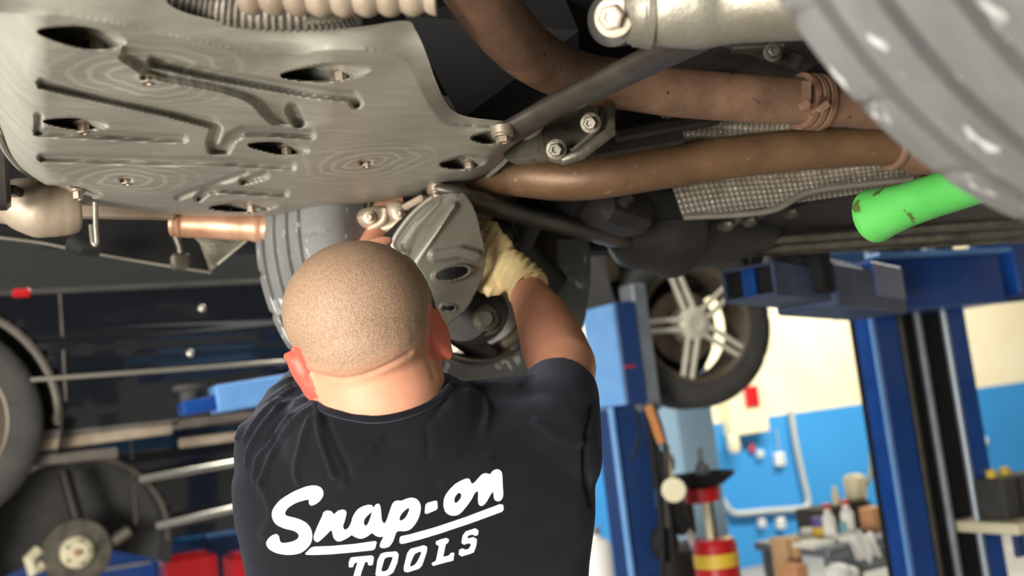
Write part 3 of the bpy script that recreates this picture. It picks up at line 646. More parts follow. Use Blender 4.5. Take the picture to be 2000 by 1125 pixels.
# carriage
z0, z1 = colx(1800, 605, 2.55).z, colx(1800, 505, 2.55).z
xl, xr = colx(1692, 560, 2.55).x, colx(1952, 560, 2.55).x
MB().box(((xl+xr)/2, 2.63, (z0+z1)/2), xr-xl, .20, z1-z0, bev=.006).obj('carriage', M['blue'], lp)
MB().box(((xl+xr)/2, 2.60, z1+.008), xr-xl, .26, .016, bev=.004).obj('carriage_plate', M['blue_pale'], lp)
for x in (xl+.33, xl+.05): MB().lathe([(0, .02), (.03, .02), (.032, .016)], (x, 2.56, z1+.01), EZ, 16).obj('carriage_pin', M['steel_rail'], lp)
aP, aQ = W(1712, 582, 3.05), W(1462, 552, 2.42)
dA = (aQ-aP).normalized(); sA = dA.cross(EZ).normalized()
MB().beam(aP, aP.lerp(aQ, .62), .17, .115, bev=.006).obj('outer_arm', M['blue_grey'], lp)
MB().beam(aP+EZ*.03, aP.lerp(aQ, .3)+EZ*.03, .175, .10, bev=.006).obj('arm_knuckle', M['blue'], lp)
t = MB()
for (o_, w_, h_) in ((EZ*.036, .135, .008), (-EZ*.036, .135, .008)): t.beam(aP.lerp(aQ, .5)+o_, aQ+o_, w_, h_)
for k in (-1, 1): t.beam(aP.lerp(aQ, .5)+sA*.064*k, aQ+sA*.064*k, .008, .080)
t.obj('inner_arm', M['blue_grey'], lp)
MB().beam(aP.lerp(aQ, .6), aQ-dA*.02, .12, .066).obj('arm_hollow_shade', M['black'], lp)  # black block filling the tube, in place of the shade inside it
MB().beam(aQ-dA*.015, aQ-dA*.001, .034, .066).obj('arm_stop', M['blue'], lp)
MB().beam(aP.lerp(aQ, .66)+EZ*.05, aP.lerp(aQ, .74)+EZ*.05, .19, .15, bev=.004).obj('arm_collar', M['black'], lp)
MB().lathe([(0, .05), (.02, .055), (.07, .03), (.10, .03), (.105, .06), (.12, .06)], aQ.lerp(aP, .25)+EZ*.04, EZ, 24).obj('lift_pad', M['rubber2'], lp)
MB().tube([aP.lerp(aQ, .15)+EZ*.08, aP.lerp(aQ, .7)+EZ*.09], .010, 10).obj('arm_rod', M['grey_metal'], lp)
MB().box(colx(1992, 530, 2.6)+Vector((.06, .1, .02)), .16, .2, .24, bev=.006).obj('carriage_bracket', M['blue'], lp)
MB().beam(colx(1962, 585, 2.7), colx(1956, 505, 2.7), .05, .03, up=(0, 1, 0), bev=.003).obj('carriage_tag', M['cream'], lp)
MB().beam(colx(1880, 594, 2.6), colx(2010, 580, 2.6), .05, .025, bev=.003).obj('lower_bracket', M['blue_dark'], lp)
MB().beam(aP+Vector((.06, .15, .12)), aP+Vector((.10, .42, .12)), .14, .1, bev=.006).obj('rear_arm', M['blue_pale'], lp)
# ---- lift post left of the silver wheel
D2 = 4.0; Y2 = W(1240, 700, D2).y
l2 = thing('lift_post', 'dark blue lift post with pale blue carriage, right behind the mechanic\'s raised arm', 'lift', Vector((W(1240, 700, D2).x, Y2+.15, 0)))
def c2(px, py, y=Y2): return onY(px, py, y)
za, zt = c2(1230, 792).z, c2(1230, 588).z
x1_, x2_, x3_ = c2(1212, 690).x, c2(1254, 690).x, c2(1282, 690).x
MB().box(((x1_+x2_)/2, Y2+.12, (za+zt)/2), x2_-x1_, .24, zt-za, bev=.006).obj('carriage', M['blue_dark'], l2)
xs0 = onY(1162, 690, Y2+.22).x
MB().box((x1_-.004, Y2+.12, (za+zt)/2), .008, .235, zt-za-.01).obj('carriage_lit_side', M['blue_pale'], l2)  # pale slab over the dark blue box: daylight on this side, as colour
MB().box(((x2_+x3_)/2, Y2+.06, (za+zt)/2+.02), x3_-x2_, .10, zt-za+.1, bev=.006).obj('carriage_flange', M['grey_metal'], l2)
MB().box((c2(1228, 715).x, Y2-.004, c2(1228, 716).z), .05, .006, .008).obj('red_mark', M['red'], l2)
xm0, xm1 = c2(1198, 860, Y2+.1).x, c2(1268, 860, Y2+.1).x
MB().box(((xm0+xm1)/2, Y2+.16, za/2), xm1-xm0, .12, za, bev=.008).obj('post_column', M['blue_dark'], l2)
MB().beam((xm0, Y2+.09, 0), (xm0, Y2+.09, za), .02, .02, up=(0, 1, 0), bev=.003).obj('post_edge_highlight', M['blue_pale'], l2)  # pale strip painting the highlight down the left of the column
MB().box(((xm0+xm1)/2+.02, Y2+.09, .55), .12, .02, .5, bev=.01).obj('access_cover', M['blue'], l2)
for i, (pa, m_) in enumerate((([(1268, 800), (1285, 880), (1300, 960), (1312, 1060), (1320, 1150)], 'black'), ([(1278, 800), (1298, 870), (1300, 960), (1304, 1030)], 'rubber2'), ([(1262, 790), (1276, 900), (1290, 1000), (1296, 1150)], 'black'), ([(1240, 796), (1250, 850), (1232, 900)], 'black'))):
    MB().tube(smooth_path([c2(x, y, Y2-.02) for x, y in pa]), .012 if i < 3 else .006, 10).obj('hose', M[m_], l2)
MB().beam(c2(1266, 792, Y2-.03), c2(1292, 866, Y2-.03), .035, .006, up=(0, 1, 0), bev=.002).obj('orange_strap', M['orange'], l2, 'faded orange strap')
MB().tube([c2(1302, 868), c2(1312, 940)], .010, 10).obj('hook_rod', M['cream'], l2)
MB().lathe([(-.012, .014), (-.012, .042), (-.008, .046), (.008, .046), (.012, .042), (.012, .014)], c2(1316, 957, Y2-.08), -F, 28).obj('pulley', M['cream'], l2)
bb = MB()
for x, y, r in ((1300, 905, .04), (1312, 1000, .06), (1330, 1020, .04), (1298, 1060, .06), (1290, 940, .035)): bb.ball(c2(x, y, Y2+.04), r, r*.8, r*1.3, n=12)
bb.obj('cable_bundle', M['black'], l2)
# pale blue pillar, dark box, white pole
pb = MB(); c_ = W(1345, 960, 5.6); pb.box((c_.x, c_.y, 1.02/1), .24, .3, 2.04, bev=.006)
o = pb.obj('steel_cabinet', M['cabinet'], ang=30); tag(o, 'tall pale blue steel cabinet below the silver wheel', 'cabinet')
c_ = W(1324, 950, 4.6); o = MB().box((c_.x, c_.y, .98), .09, .08, .22, bev=.006).beam((c_.x, c_.y, .9), (c_.x, c_.y, 0), .05, .05).obj('control_box', M['rubber2']); tag(o, 'slim dark control box on a stand beside the blue lift post', 'box')
o = MB().tube([W(1320, 985, 4.5), W(1364, 1085, 4.4), W(1390, 1170, 4.3)], .016, 12).obj('white_pole', M['white']); tag(o, 'white pole leaning beside the red tank', 'pole')
ba = thing('waste_bin', 'dark grey waste bin with crumpled rags on top near the red tank', 'bin', (W(1316, 1110, 4.75).x, W(1316, 1110, 4.75).y, 0)); c_ = W(1316, 1080, 4.75)
MB().lathe([(0, .10), (.5, .13), (c_.z-.01, .14), (c_.z, .135), (c_.z-.03, .12)], (c_.x, c_.y, 0), EZ, 28).obj('bin_body', M['rubber2'], ba)
r_ = MB()
for i in range(7): r_.ball((c_.x+random.uniform(-.08, .08), c_.y+random.uniform(-.08, .08), c_.z+.02), .05, .04, .045, n=10)
r_.obj('crumpled_rag', M['grey_metal'], ba)
# white canisters between shirt and post
for i, (x, y, r) in enumerate(((1158, 1022, .045), (1166, 1092, .07))):
    c_ = W(x, y, 4.6)+Vector((0, .16*(1-i), 0))
    wd = thing('white_canister', ('small white round canister, upper one beside the shirt', 'large white round canister, lower one beside the shirt')[i], 'canister', (c_.x, c_.y, c_.z-.08))
    zb_ = -.09 if i else W(1166, 1092, 4.6).z-.09-c_.z
    MB().lathe([(zb_, r*.8), (zb_+.005, r), (.06, r), (.08, r*.8), (.09, r*.4), (.11, r*.4)], c_, EZ, 28).obj('canister_body', M['white'], wd)
    MB().lathe([(.11, r*.42), (.135, r*.42), (.14, r*.3)], c_, EZ, 20).obj('canister_cap', M['grey_metal'], wd)
c_ = W(1163, 1125, 4.6); o = MB().box((c_.x+.04, c_.y+.08, (c_.z-.07)/2+.0), .4, .42, c_.z-.06, bev=.01).obj('storage_chest', M['grey_metal']); tag(o, 'low grey chest carrying the white canisters', 'chest')
# ---- red oil drain
D3 = 4.3; od = thing('oil_drainer', 'red waste oil tank with a wide black catch pan on a pole', 'oil drainer', (W(1400, 1100, D3).x, W(1400, 1100, D3).y, 0))
tb, tt = W(1402, 1125, D3), W(1404, 1062, D3); ox, oy = od.location.x, od.location.y
def oz(py): return W(1402, py, D3).z
MB().lathe([(.06, .05), (.07, .088), (.10, .093), (oz(1062), .093), (oz(1052), .082), (oz(1050), .04)], (ox, oy, 0), EZ, 36).obj('tank', M['red'], od)
MB().lathe([(oz(1104), .0935), (oz(1104), .0955), (oz(1078), .0955), (oz(1078), .0935)], (ox, oy, 0), EZ, 36, caps=False).obj('label_band', M['yellow'], od)
MB().tube([(ox, oy, oz(1052)), (ox, oy, oz(975))], .018, 14).obj('riser_tube', M['dark'], od); MB().tube([(ox-.028, oy-.02, oz(1060)), (ox-.028, oy-.02, oz(965))], .016, 14).obj('sight_glass', M['cream'], od)
MB().lathe([(oz(980), .03), (oz(976), .075), (oz(950), .080), (oz(948), .07)], (ox-.03, oy, 0), EZ, 32).obj('collar', M['red'], od)
MB().lathe([(oz(949), .04), (oz(946), .08), (oz(930), .13), (oz(924), .135), (oz(922), .13), (oz(930), .11)], (ox-.01, oy, 0), EZ, 36).obj('catch_pan', M['black'], od)
MB().lathe([(oz(928), .03), (oz(905), .03), (oz(898), .012), (oz(872), .012)], (ox-.01, oy, 0), EZ, 20).obj('drip_funnel', M['grey_metal'], od)
for s_ in (-1, 1): MB().lathe([(-.012, .05), (.012, .05)], (ox+.08*s_, oy, .05), (1, 0, 0), 20).obj('caster', M['rubber2'], od)
# ---- things on the wall
def wallp(px, py, off=.0): return onY(px, py, WY-off)
def wbox(name, lab, cat, px, py, wpx, hpx, m_, off=.06):
    p = wallp(px, py, off/2); k = (p-C0).dot(F)/FPX; o = MB().box(p, wpx*k, off, hpx*k, bev=.008).obj(name, m_); return tag(o, lab, cat)
pnl = wbox('electrical_panel', 'cream electrical panel with a red square sign, on the wall under the silver wheel', 'panel', 1452, 795, 92, 105, M['cream'], .12)
p = wallp(1468, 774, .13); k_ = (p-C0).dot(F)/FPX; MB().box(p, 34*k_, .02, 40*k_, bev=.004).obj('red_sign', M['red'], pnl)

p = wallp(1430, 850, .1); o = MB().lathe([(0, .02), (-.02, .05), (-.10, .055), (-.14, .04), (-.15, .01)], p, EZ, 24).obj('wall_lamp', M['cream']); tag(o, 'pale rounded bulkhead lamp under the cream panel', 'lamp')
def outlet(lab, px, py, s_):
    p = wallp(px, py, .03); e = thing('outlet_box', lab, 'outlet', p); MB().box(p, s_*.8, .06, s_, bev=.008).obj('cover', M['white'], e)
    for k in (-1, 1): MB().box(p+Vector((0, -.032, k*s_*.2)), s_*.3, .008, s_*.16, bev=.002).obj('socket', M['grey_metal'], e)
outlet('white outlet box on the blue wall hanging on a thin conduit', 1522, 897, .11); outlet('tiny white outlet beside a red switch on the blue wall', 1484, 887, .06); outlet('white outlet on the blue wall right of the bright blue lift post', 1922, 862, .07)
outlet('low white outlet on the blue wall right of the red tank', 1487, 1022, .07); outlet('low cream outlet under the conduit bend', 1524, 1022, .09)
wbox('wall_switch', 'small dark red switch on the blue wall', 'switch', 1468, 876, 12, 16, M['red'], .04)
o = MB().tube([wallp(1522, 885, .02), wallp(1516, 838, .02)], .006, 8).obj('thin_conduit', M['conduit']); tag(o, 'thin conduit rising from the hanging white outlet', 'conduit')
o = MB().tube(smooth_path([wallp(1545, 800, .04), wallp(1553, 860, .04), wallp(1570, 940, .04), wallp(1578, 975, .04), wallp(1574, 990, .04), wallp(1556, 994, .04), wallp(1500, 998, .04), wallp(1440, 1003, .04), wallp(1424, 995, .04), wallp(1410, 975, .04)], 8), .026, 14).obj('bent_conduit', M['conduit']); tag(o, 'thick pale conduit bending along the blue wall', 'conduit')
# ---- bench with bottles
BZ = .74
def onb(px, py): return onZ(px, py, BZ)
BENCHX = .07
be = thing('workbench', 'grey workbench crowded with bottles beside the bright blue lift post', 'workbench', (onb(1650, 1060).x, onb(1650, 1060).y, 0))
cB = onb(1652, 1052); MB().box((cB.x+.07, cB.y+.12, BZ-.02), .62, .5, .04, bev=.004).obj('bench_top', M['grey_metal'], be)
MB().box((cB.x+.07, cB.y-.12, BZ-.09), .60, .02, .09, bev=.003).obj('apron', M['grey_metal'], be)
for i in (-1, 1):
    for j in (0, 1): MB().box((cB.x+.07+i*.28, cB.y-.1+j*.42, (BZ-.04)/2), .035, .035, BZ-.04, bev=.003).obj('leg', M['grey_metal'], be)
MB().box((cB.x+.20, cB.y+.27, BZ+.06), .36, .16, .12, bev=.008).obj('riser_shelf', M['rubber2'], be)
RZ = BZ+.12; ry_ = cB.y+.25
def at_y(px, py, y): return onY(px, py, y)
def bottle(lab, p, r, h, mb_, mc, neck=.4, name='bottle'):
    e = thing(name, lab, 'bottle', p); MB().lathe([(0, r*.9), (.006, r), (h*.62, r), (h*.75, r*neck), (h*.86, r*neck)], p, EZ, 24).obj('bottle_body', M[mb_], e)
    MB().lathe([(h*.86, r*neck*1.25), (h*.99, r*neck*1.25), (h, r*neck)], p, EZ, 20).obj('cap', M[mc], e); return e
x_ = at_y(1676, 990, ry_).x; jug = thing('jug', 'large white jug with a long curved spout on the bench', 'jug', (x_, ry_, RZ))
MB().box((x_, ry_, RZ+.065), .10, .09, .13, bev=.02).obj('jug_body', M['cream'], jug)
sp_ = smooth_path([at_y(1680, 962, ry_), at_y(1696, 938, ry_), at_y(1702, 910, ry_), at_y(1699, 888, ry_)], 5)
MB().tube(sp_, [.016-.0004*i for i in range(len(sp_))], 12).obj('spout', M['conduit'], jug); MB().lathe([(0, .02), (.02, .02)], sp_[0]+Vector((0, 0, -.012)), EZ, 16).obj('collar', M['yellow'], jug)
x_ = at_y(1628, 980, ry_).x; bottle('narrow cream bottle on the dark shelf beside the jug', Vector((x_, ry_-.02, RZ)), .018, .09, 'cream', 'cream', .6)
def bp(px, dy): return Vector((at_y(px, 1040, cB.y+dy).x, cB.y+dy, BZ))
bottle('left one of two white bottles with red caps', bp(1622, .02), .030, .17, 'white', 'red', .5); bottle('right one of two white bottles with red caps', bp(1659, .04), .032, .17, 'white', 'red', .5)
c_ = bp(1603, .10); tn = thing('tin', 'squat tin with purple and yellow label on the bench', 'tin', c_); MB().lathe([(0, .033), (.004, .035), (.06, .035)], c_, EZ, 24).obj('tin_body', M['yellow'], tn); MB().lathe([(.06, .036), (.10, .036), (.104, .03)], c_, EZ, 24).obj('tin_lid', M['purple'], tn)
c_ = bp(1708, .05); o = MB().box(c_+Vector((0, 0, .055)), .085, .09, .11, bev=.004).obj('cardboard_box', M['peach']); tag(o, 'small cardboard box at the right end of the bench', 'box')
rg = MB(); c_ = bp(1664, -.08); rr = [[c_+Vector(((j-7)*.011, (i-7)*.012, .012+.012*math.sin(i*1.1+j*.7)+.01*math.cos(j*1.3)-(.09*max(0, 3-i)/3 if i < 3 else 0))) for j in range(15)] for i in range(15)]
o = rg.grid(rr).obj('rag', M['white']); so = o.modifiers.new('s', 'SOLIDIFY'); so.thickness = .004; tag(o, 'crumpled white rag hanging over the bench edge', 'rag')
c_ = bp(1585, -.02); o = MB().box(c_+Vector((0, 0, .012)), .13, .14, .024, bev=.004).obj('white_tray', M['white']); tag(o, 'flat white tray at the left end of the bench', 'tray')
c_ = bp(1576, .16); o = MB().lathe([(0, .026), (.05, .03), (.055, .026), (.02, .02)], c_, EZ, 20).obj('cup', M['white']); tag(o, 'small white cup behind the flat white tray', 'cup')
c_ = bp(1640, .02); o = MB().box(c_+Vector((.004, -.02, .04)), .03, .01, .07, bev=.002).obj('paper_card', M['cyan']); tag(o, 'small cyan card between the red capped bottles', 'card')
for i, x in enumerate((1522, 1542)):
    p0 = W(x, 1050, 4.7); o = MB().box((p0.x, p0.y, p0.z/2), .035, .10, p0.z, bev=.003).obj('wood_plank', M['wood']); tag(o, ('outer', 'inner')[i]+' pale plank standing left of the bench', 'plank')
p0 = W(1578, 1105, 4.4); o = MB().box((p0.x, p0.y+.1, p0.z/2), .07, .12, p0.z, bev=.004).obj('carton', M['peach']); tag(o, 'tall peach carton standing under the bench', 'carton')
p0 = W(1635, 1112, 4.5); o = MB().ball((p0.x, p0.y, p0.z-.02), .07, .06, .05).ball((p0.x+.06, p0.y, p0.z-.03), .05, .05, .04).obj('plastic_bag', M['white']); tag(o, 'crumpled white plastic bag under the bench', 'bag')
o = MB().box((p0.x+.03, p0.y+.02, (p0.z-.07)/2), .2, .2, p0.z-.07, bev=.01).obj('crate', M['dark']); tag(o, 'dark crate under the bench carrying the plastic bag', 'crate')
# ---- right bench
B2 = .90; q = onZ(1965, 1022, B2); b2 = thing('workbench', 'workbench at the right edge with a pale pole leg', 'workbench', (q.x+.1, q.y, 0))
MB().box((q.x+.30, q.y+.12, B2-.02), .62, .34, .04, bev=.004).obj('bench_top', M['cream'], b2); MB().box((q.x+.30, q.y-.02, B2-.08), .6, .02, .08, bev=.003).obj('apron', M['blue_dark'], b2)
for x in (.06, .5): MB().tube([(q.x+x, q.y-.04, 0), (q.x+x, q.y-.04, B2-.02)], .02, 12).obj('leg', M['grey_metal'], b2)
def onq(px, dy): return Vector((onY(px, 1000, q.y+dy).x, q.y+dy, B2))
for i, (px, lab) in enumerate(((1952, 'black tool case with one yellow latch beside the lift post'), (1990, 'black tool case with a round peach disc at the right edge'))):
    c_ = onq(px, .1); e = thing('tool_case', lab, 'case', c_); MB().box(c_+Vector((0, 0, .075)), .10 if i == 0 else .16, .14, .15, bev=.008).obj('case_body', M['rubber2'], e)
    MB().lathe([(.15, .02), (.175, .02), (.18, .014)], c_+Vector((-.01-.03*i, 0, 0)), EZ, 16).obj('latch', M['yellow'], e)
    if i: MB().lathe([(-.078, .045), (-.084, .045)], c_+Vector((.03, 0, .08)), (0, 1, 0), 28).obj('disc', M['peach'], e)
p0 = W(1957, 1066, 4.6); o = MB().box((p0.x, q.y+.1, p0.z/2), .09, .2, p0.z, bev=.004).obj('wooden_box', M['wood']); tag(o, 'pale wooden box standing under the right bench', 'box')
# ================================================================== BACKGROUND CARS
def side_car(name, lab, Y0, x0, x1, zb, zbelt, zroof, wheels, depth=1.7, arch_r=.41, paint='black_paint', seams=(), zt=None, loc=None):
    e = thing(name, lab, 'car', loc or ((x0+x1)/2, Y0+depth/2, zb))
    def yo(z):
        t = (z-zb)/(zbelt-zb)
        return Y0+.05*(1-min(max(t, 0), 1))**2*1.2+(.03 if t < .12 else 0)+(0 if t <= 1 else .42*(z-zbelt)/(zroof-zbelt))
    nx, nz = int((x1-x0)/.03), 46
    X = np.linspace(x0, x1, nx); Zs = np.linspace(zb, zbelt, nz); mb = MB(); ids = {}
    for i, x in enumerate(X):
        for j, z in enumerate(Zs):
            if all((x-w_[0])**2+(z-w_[1])**2 > w_[2]**2 for w_ in wheels): ids[i, j] = len(mb.v); mb.v.append((x, yo(z)-.012*math.exp(-((z-(zb+.62*(zbelt-zb)))/.03)**2), z))
    for i in range(nx-1):
        for j in range(nz-1):
            k = [(i, j), (i+1, j), (i+1, j+1), (i, j+1)]
            if all(a in ids for a in k): mb.f.append(tuple(ids[a] for a in k))
    mb.obj('body_side', M[paint], e, ang=60)
    MB().grid([[Vector((x, yo(z), z)) for x in np.linspace(x0, x1, 12)] for z in np.linspace(zbelt, zroof, 8)]).obj('side_glass', M['glass'], e)
    MB().box(((x0+x1)/2, Y0+depth/2+.25, (zb+zroof)/2+.05), x1-x0, depth-.5, zroof-zb-.02, bev=.05).obj('body_shell', M[paint], e)
    MB().beam((x0, Y0-.005, zbelt), (x1, Y0-.005, zbelt), .02, .018, bev=.004).obj('belt_strip', M['rubber2'], e)
    for wx, wz, wr in wheels:
        pts = [Vector((wx+wr*math.cos(t), yo(max(zb, wz+wr*math.sin(t)))-.008, wz+wr*math.sin(t))) for t in np.linspace(-.5, math.pi+.5, 40) if wz+wr*math.sin(t) >= zb-.01]
        if len(pts) > 2: MB().tube(pts, .014, 8).obj('arch_lip', M['trim'], e)
        MB().grid([[Vector((wx+r_*math.cos(t), Y0+y_, wz+r_*math.sin(t))) for t in np.linspace(-.35, math.pi+.35, 40)] for y_, r_ in ((.02, wr+.01), (.15, wr+.004), (.3, wr-.01), (.34, wr*.5), (.35, .02))]).obj('arch_liner', M['rubber2'], e)
    for s_ in seams:
        pts = [Vector((s_+.18*max(0, (z-zb)/(zbelt-zb)-.5)*0, yo(z)-.003, z)) for z in np.linspace(zb+.1, zbelt, 12)]
        MB().tube(pts, .005, 6).obj('door_seam', M['trim'], e)
    return e
YA = 3.8
wa = onY(-150, 832, YA)
xa0, xa1 = wa.x-.7, onY(640, 800, YA).x; zbA = onY(300, 822, YA).z
cA = side_car('parked_car', 'black car raised behind the mechanic at the left, tyre cut by the frame', YA, xa0, xa1, zbA, onY(300, 560, YA).z, onY(300, 560, YA).z+.5, [(wa.x, wa.z, .40)], seams=(onY(125, 700, YA).x,), depth=1.35)
wheel(cA, 'wheel', wa+Vector((0, .12, 0)), 0, -1, M['white'], M['rubber2'], R_=.355, n=90, disc=False, tread=False)
rl = ((70, 852, 350, 822, .035, 'trim'), (48, 874, 336, 836, .042, 'beige'), (100, 818, 322, 796, .03, 'alu'), (350, 866, 480, 850, .036, 'beige'), (330, 832, 560, 800, .036, 'trim'), (60, 900, 230, 884, .04, 'trim'))
for i, (a, b_, c_, d_, w_, m_) in enumerate(rl):
    MB().beam(onY(a, b_, YA+.12), onY(c_, d_, YA+.12), .06, w_*1.0, bev=.006).obj('sill_rail', M[m_], cA)
MB().beam(onY(60, 742, YA-.02), onY(560, 706, YA-.02), .012, .014, bev=.003).obj('trim_strip', M['chrome'], cA)
MB().box(onY(42, 573, YA)+Vector((0, -.01, 0)), .06, .02, .03, bev=.008).obj('side_marker', M['red'], cA)
for x, y in ((372, 690), (395, 602), (372, 778)): MB().ball(onY(x, y, YA-.01), .014, .008, .014).obj('body_clip', M['chrome'], cA)
la = thing('vehicle_lift', 'pale blue lift arm reaching under the black car at the left', 'lift', onY(440, 790, 3.3))
MB().beam(onY(352, 800, 3.3), onY(440, 784, 3.3), .12, .045, bev=.006).obj('inner_arm', M['blue'], la); MB().beam(onY(415, 782, 3.3), onY(640, 745, 3.3), .15, .085, bev=.006).obj('outer_arm', M['blue_pale'], la)
MB().lathe([(0, .03), (.04, .03), (.045, .05), (.06, .05)], onY(372, 790, 3.3), EZ, 20).obj('lift_pad', M['rubber2'], la)
MB().box(onY(690, 800, 3.45)*1+Vector((0, .1, 0)), .26, .2, .3, bev=.01).obj('carriage', M['blue'], la)
q_ = onY(700, 800, 3.6); MB().box((q_.x, 3.62, .95), .2, .14, 1.9, bev=.008).obj('post_column', M['blue_dark'], la)
YB = 5.3
hbx = onY(150, 1078, YB); zbB = onY(400, 1046, YB).z
cB_ = side_car('parked_car', 'dark blue-black car in the far bay with its wheel removed and bare brake disc', YB, hbx.x-1.0, onY(640, 900, YB).x, zbB, zbB+.62, zbB+1.0, [(hbx.x, hbx.z+.02, .42)], seams=(onY(262, 950, YB).x,), depth=1.5)
e = part_empty('wheel_hub', cB_, hbx, 'bare brake disc and hub without wheel')
MB().lathe([(.0, .150), (.012, .155), (.03, .155), (.04, .15)], hbx, (0, 1, 0), 40).obj('brake_disc', M['bracket'], e)
MB().lathe([(-.05, .02), (-.05, .045), (-.03, .07), (0, .075), (.002, .04)], hbx, (0, 1, 0), 32).obj('hub_flange', M['cream'], e)
MB().lathe([(-.075, .012), (-.05, .018)], hbx, (0, 1, 0), 16).obj('axle_nut', M['copper'], e)
for k in range(5): MB().lathe([(-.06, .008), (-.03, .008)], hbx+Vector((.052*math.cos(k*1.257), 0, .052*math.sin(k*1.257))), (0, 1, 0), 10).obj('wheel_stud', M['bolt'], e)
MB().tube([hbx+Vector((-.16, .02, .03)), hbx+Vector((-.20, 0, 0)), hbx+Vector((-.19, 0, -.06)), hbx+Vector((-.15, .02, -.04))], .028, 12).obj('brake_caliper', M['cream'], e)
MB().tube([hbx+Vector((.02, .06, .12)), onY(125, 920, YB+.1)], .03, 14).obj('suspension_strut', M['dark'], e); MB().tube([hbx+Vector((.16, .05, .02)), hbx+Vector((.24, .05, .06))], .028, 12).obj('steering_arm', M['alu'], e)
for (a, b_, c_, d_) in ((272, 937, 470, 902), (305, 1028, 480, 988)):
    MB().beam(onY(a, b_, YB-.02), onY(c_, d_, YB-.02), .02, .032, bev=.006).obj('chrome_strip', M['chrome'], cB_)
# low blue cabinets and red boxes
def cab(name, lab, cat, pl, pr, pt, d, m_, hgt=None, dep=.2, z0=0):
    a, b_ = W(pl, pt, d), W(pr, pt-(pr-pl)*.11, d); y = (a.y+b_.y)/2; a = onY(pl, pt, y); b_ = onY(pr, pt-(pr-pl)*.1, y); zt = (a.z+b_.z)/2
    o = thing(name, lab, cat, ((a.x+b_.x)/2, y+dep/2, z0)); MB().box(((a.x+b_.x)/2, y+dep/2, (z0+zt)/2), b_.x-a.x, dep, zt-z0, bev=.008).obj('cabinet_body', M[m_], o); return o, a, b_, zt, y
o, a, b_, zt, y = cab('tool_cabinet', 'bright blue tool cabinet with white edges below the bare hub', 'cabinet', -60, 306, 1072, 6.0, 'blue')
for k in range(3):
    MB().box(((a.x+b_.x)/2, y-.008, zt-.11-k*.14), (b_.x-a.x)*.94, .02, .11, bev=.004).obj('drawer', M['blue'], o)
    MB().box(((a.x+b_.x)/2, y-.024, zt-.065-k*.14), (b_.x-a.x)*.9, .02, .018, bev=.003).obj('drawer_handle', M['chrome'], o)
MB().box(((a.x+b_.x)/2, y+.09, zt+.012), b_.x-a.x+.02, .22, .024, bev=.004).obj('cabinet_top', M['chrome'], o)
o, a, b_, zt, y = cab('work_counter', 'dark blue counter with a pale top left of the shirt', 'counter', 312, 500, 1062, 6.1, 'blue_dark'); MB().box((b_.x-.12, y+.1, zt+.03), .34, .18, .06, bev=.01).obj('pale_tray', M['blue_pale'], o)
for (pl, pr, pt, d, lab) in ((322, 424, 1094, 5.6, 'faded red box between the blue cabinet and the shirt'), (452, 520, 1090, 5.3, 'bright red box half hidden by the shirt')):
    o, a, b_, zt, y = cab('red_box', lab, 'box', pl, pr, pt, d, 'red', dep=.25); MB().box(((a.x+b_.x)/2, y+.12, zt+.01), (b_.x-a.x)*.7, .15, .03, bev=.008).obj('box_lid', M['red'], o)
# car with the silver wheel
wc = W(1346, 634, 4.40)
cC = side_car('parked_car', 'raised car in the next bay with a silver wheel, behind the blue lift post', wc.y-.10, wc.x-.75, wc.x+1.5, 2.10, 2.6, 3.0, [(wc.x, wc.z+.25, .42)], paint='rubber2')
wheel(cC, 'silver_wheel', wc+Vector((0, .02, 0)), math.radians(-9), -1, M['rim_silver'], M['rubber2'], R_=.36, n=120, spoke_rot=math.radians(0), disc=True)
MB().lathe([(.16, .25), (.17, .25), (.18, .02)], wc, (0, 1, 0), 40).obj('dust_shield', M['black'], cC)
MB().tube([wc+Vector((-.02, .25, .0)), wc+Vector((.02, .35, .35))], .05, 14).beam(wc+Vector((0, .3, .05)), wc+Vector((.5, .4, .22)), .08, .06, bev=.01).obj('suspension', M['dark'], cC)
MB().beam(wc+Vector((.1, .3, .2)), wc+Vector((1.0, .3, .38)), .3, .16, bev=.02).obj('chassis_rail', M['rubber2'], cC)
MB().tube([wc+Vector((-.30, .1, .35)), wc+Vector((-.31, .1, .22))], .05, 16).obj('shock_cover', M['beige'], cC)
# ceiling tube lamps
for i, (x, y) in enumerate(((5.5, 4.6), (1.5, 4.9))):
    e = thing('ceiling_lamp', ('long ceiling tube lamp over the right bench', 'long ceiling tube lamp over the far left bay')[i], 'lamp', (x, y, 4.5)); MB().box((x, y, 4.42), 2.4, .2, .12, bev=.01).obj('lamp_housing', M['white'], e)
# ================================================================== MECHANIC
FZ = W(815, 1450, 1.32)
man = thing('person', 'bald man in a black printed t-shirt seen from behind, reaching up to the car', 'person', (FZ.x, FZ.y, 0))
def pr(px, d): return px*d/FPX
def cap(mb, a, b, ra, rb, n=20, flat_end=False, k=6):
    a, b = Vector(a), Vector(b); T = (b-a).normalized(); L_ = (b-a).length; prof = []
    for i in range(k): t = math.pi/2*(1-i/k); prof.append((-ra*math.sin(t), max(ra*math.cos(t), 1e-4)))
    prof += [(0, ra), (L_*.5, (ra+rb)/2), (L_, rb)]
    if flat_end: prof += [(L_, rb*.02)]
    else:
        for i in range(1, k+1): t = math.pi/2*i/k; prof.append((L_+rb*math.sin(t), max(rb*math.cos(t), 1e-4)))
    mb.lathe(prof, a, T, n)
def chain(mb, pts, n=20):
    for (a, ra), (b, rb) in zip(pts[:-1], pts[1:]): cap(mb, a, b, ra, rb, n)
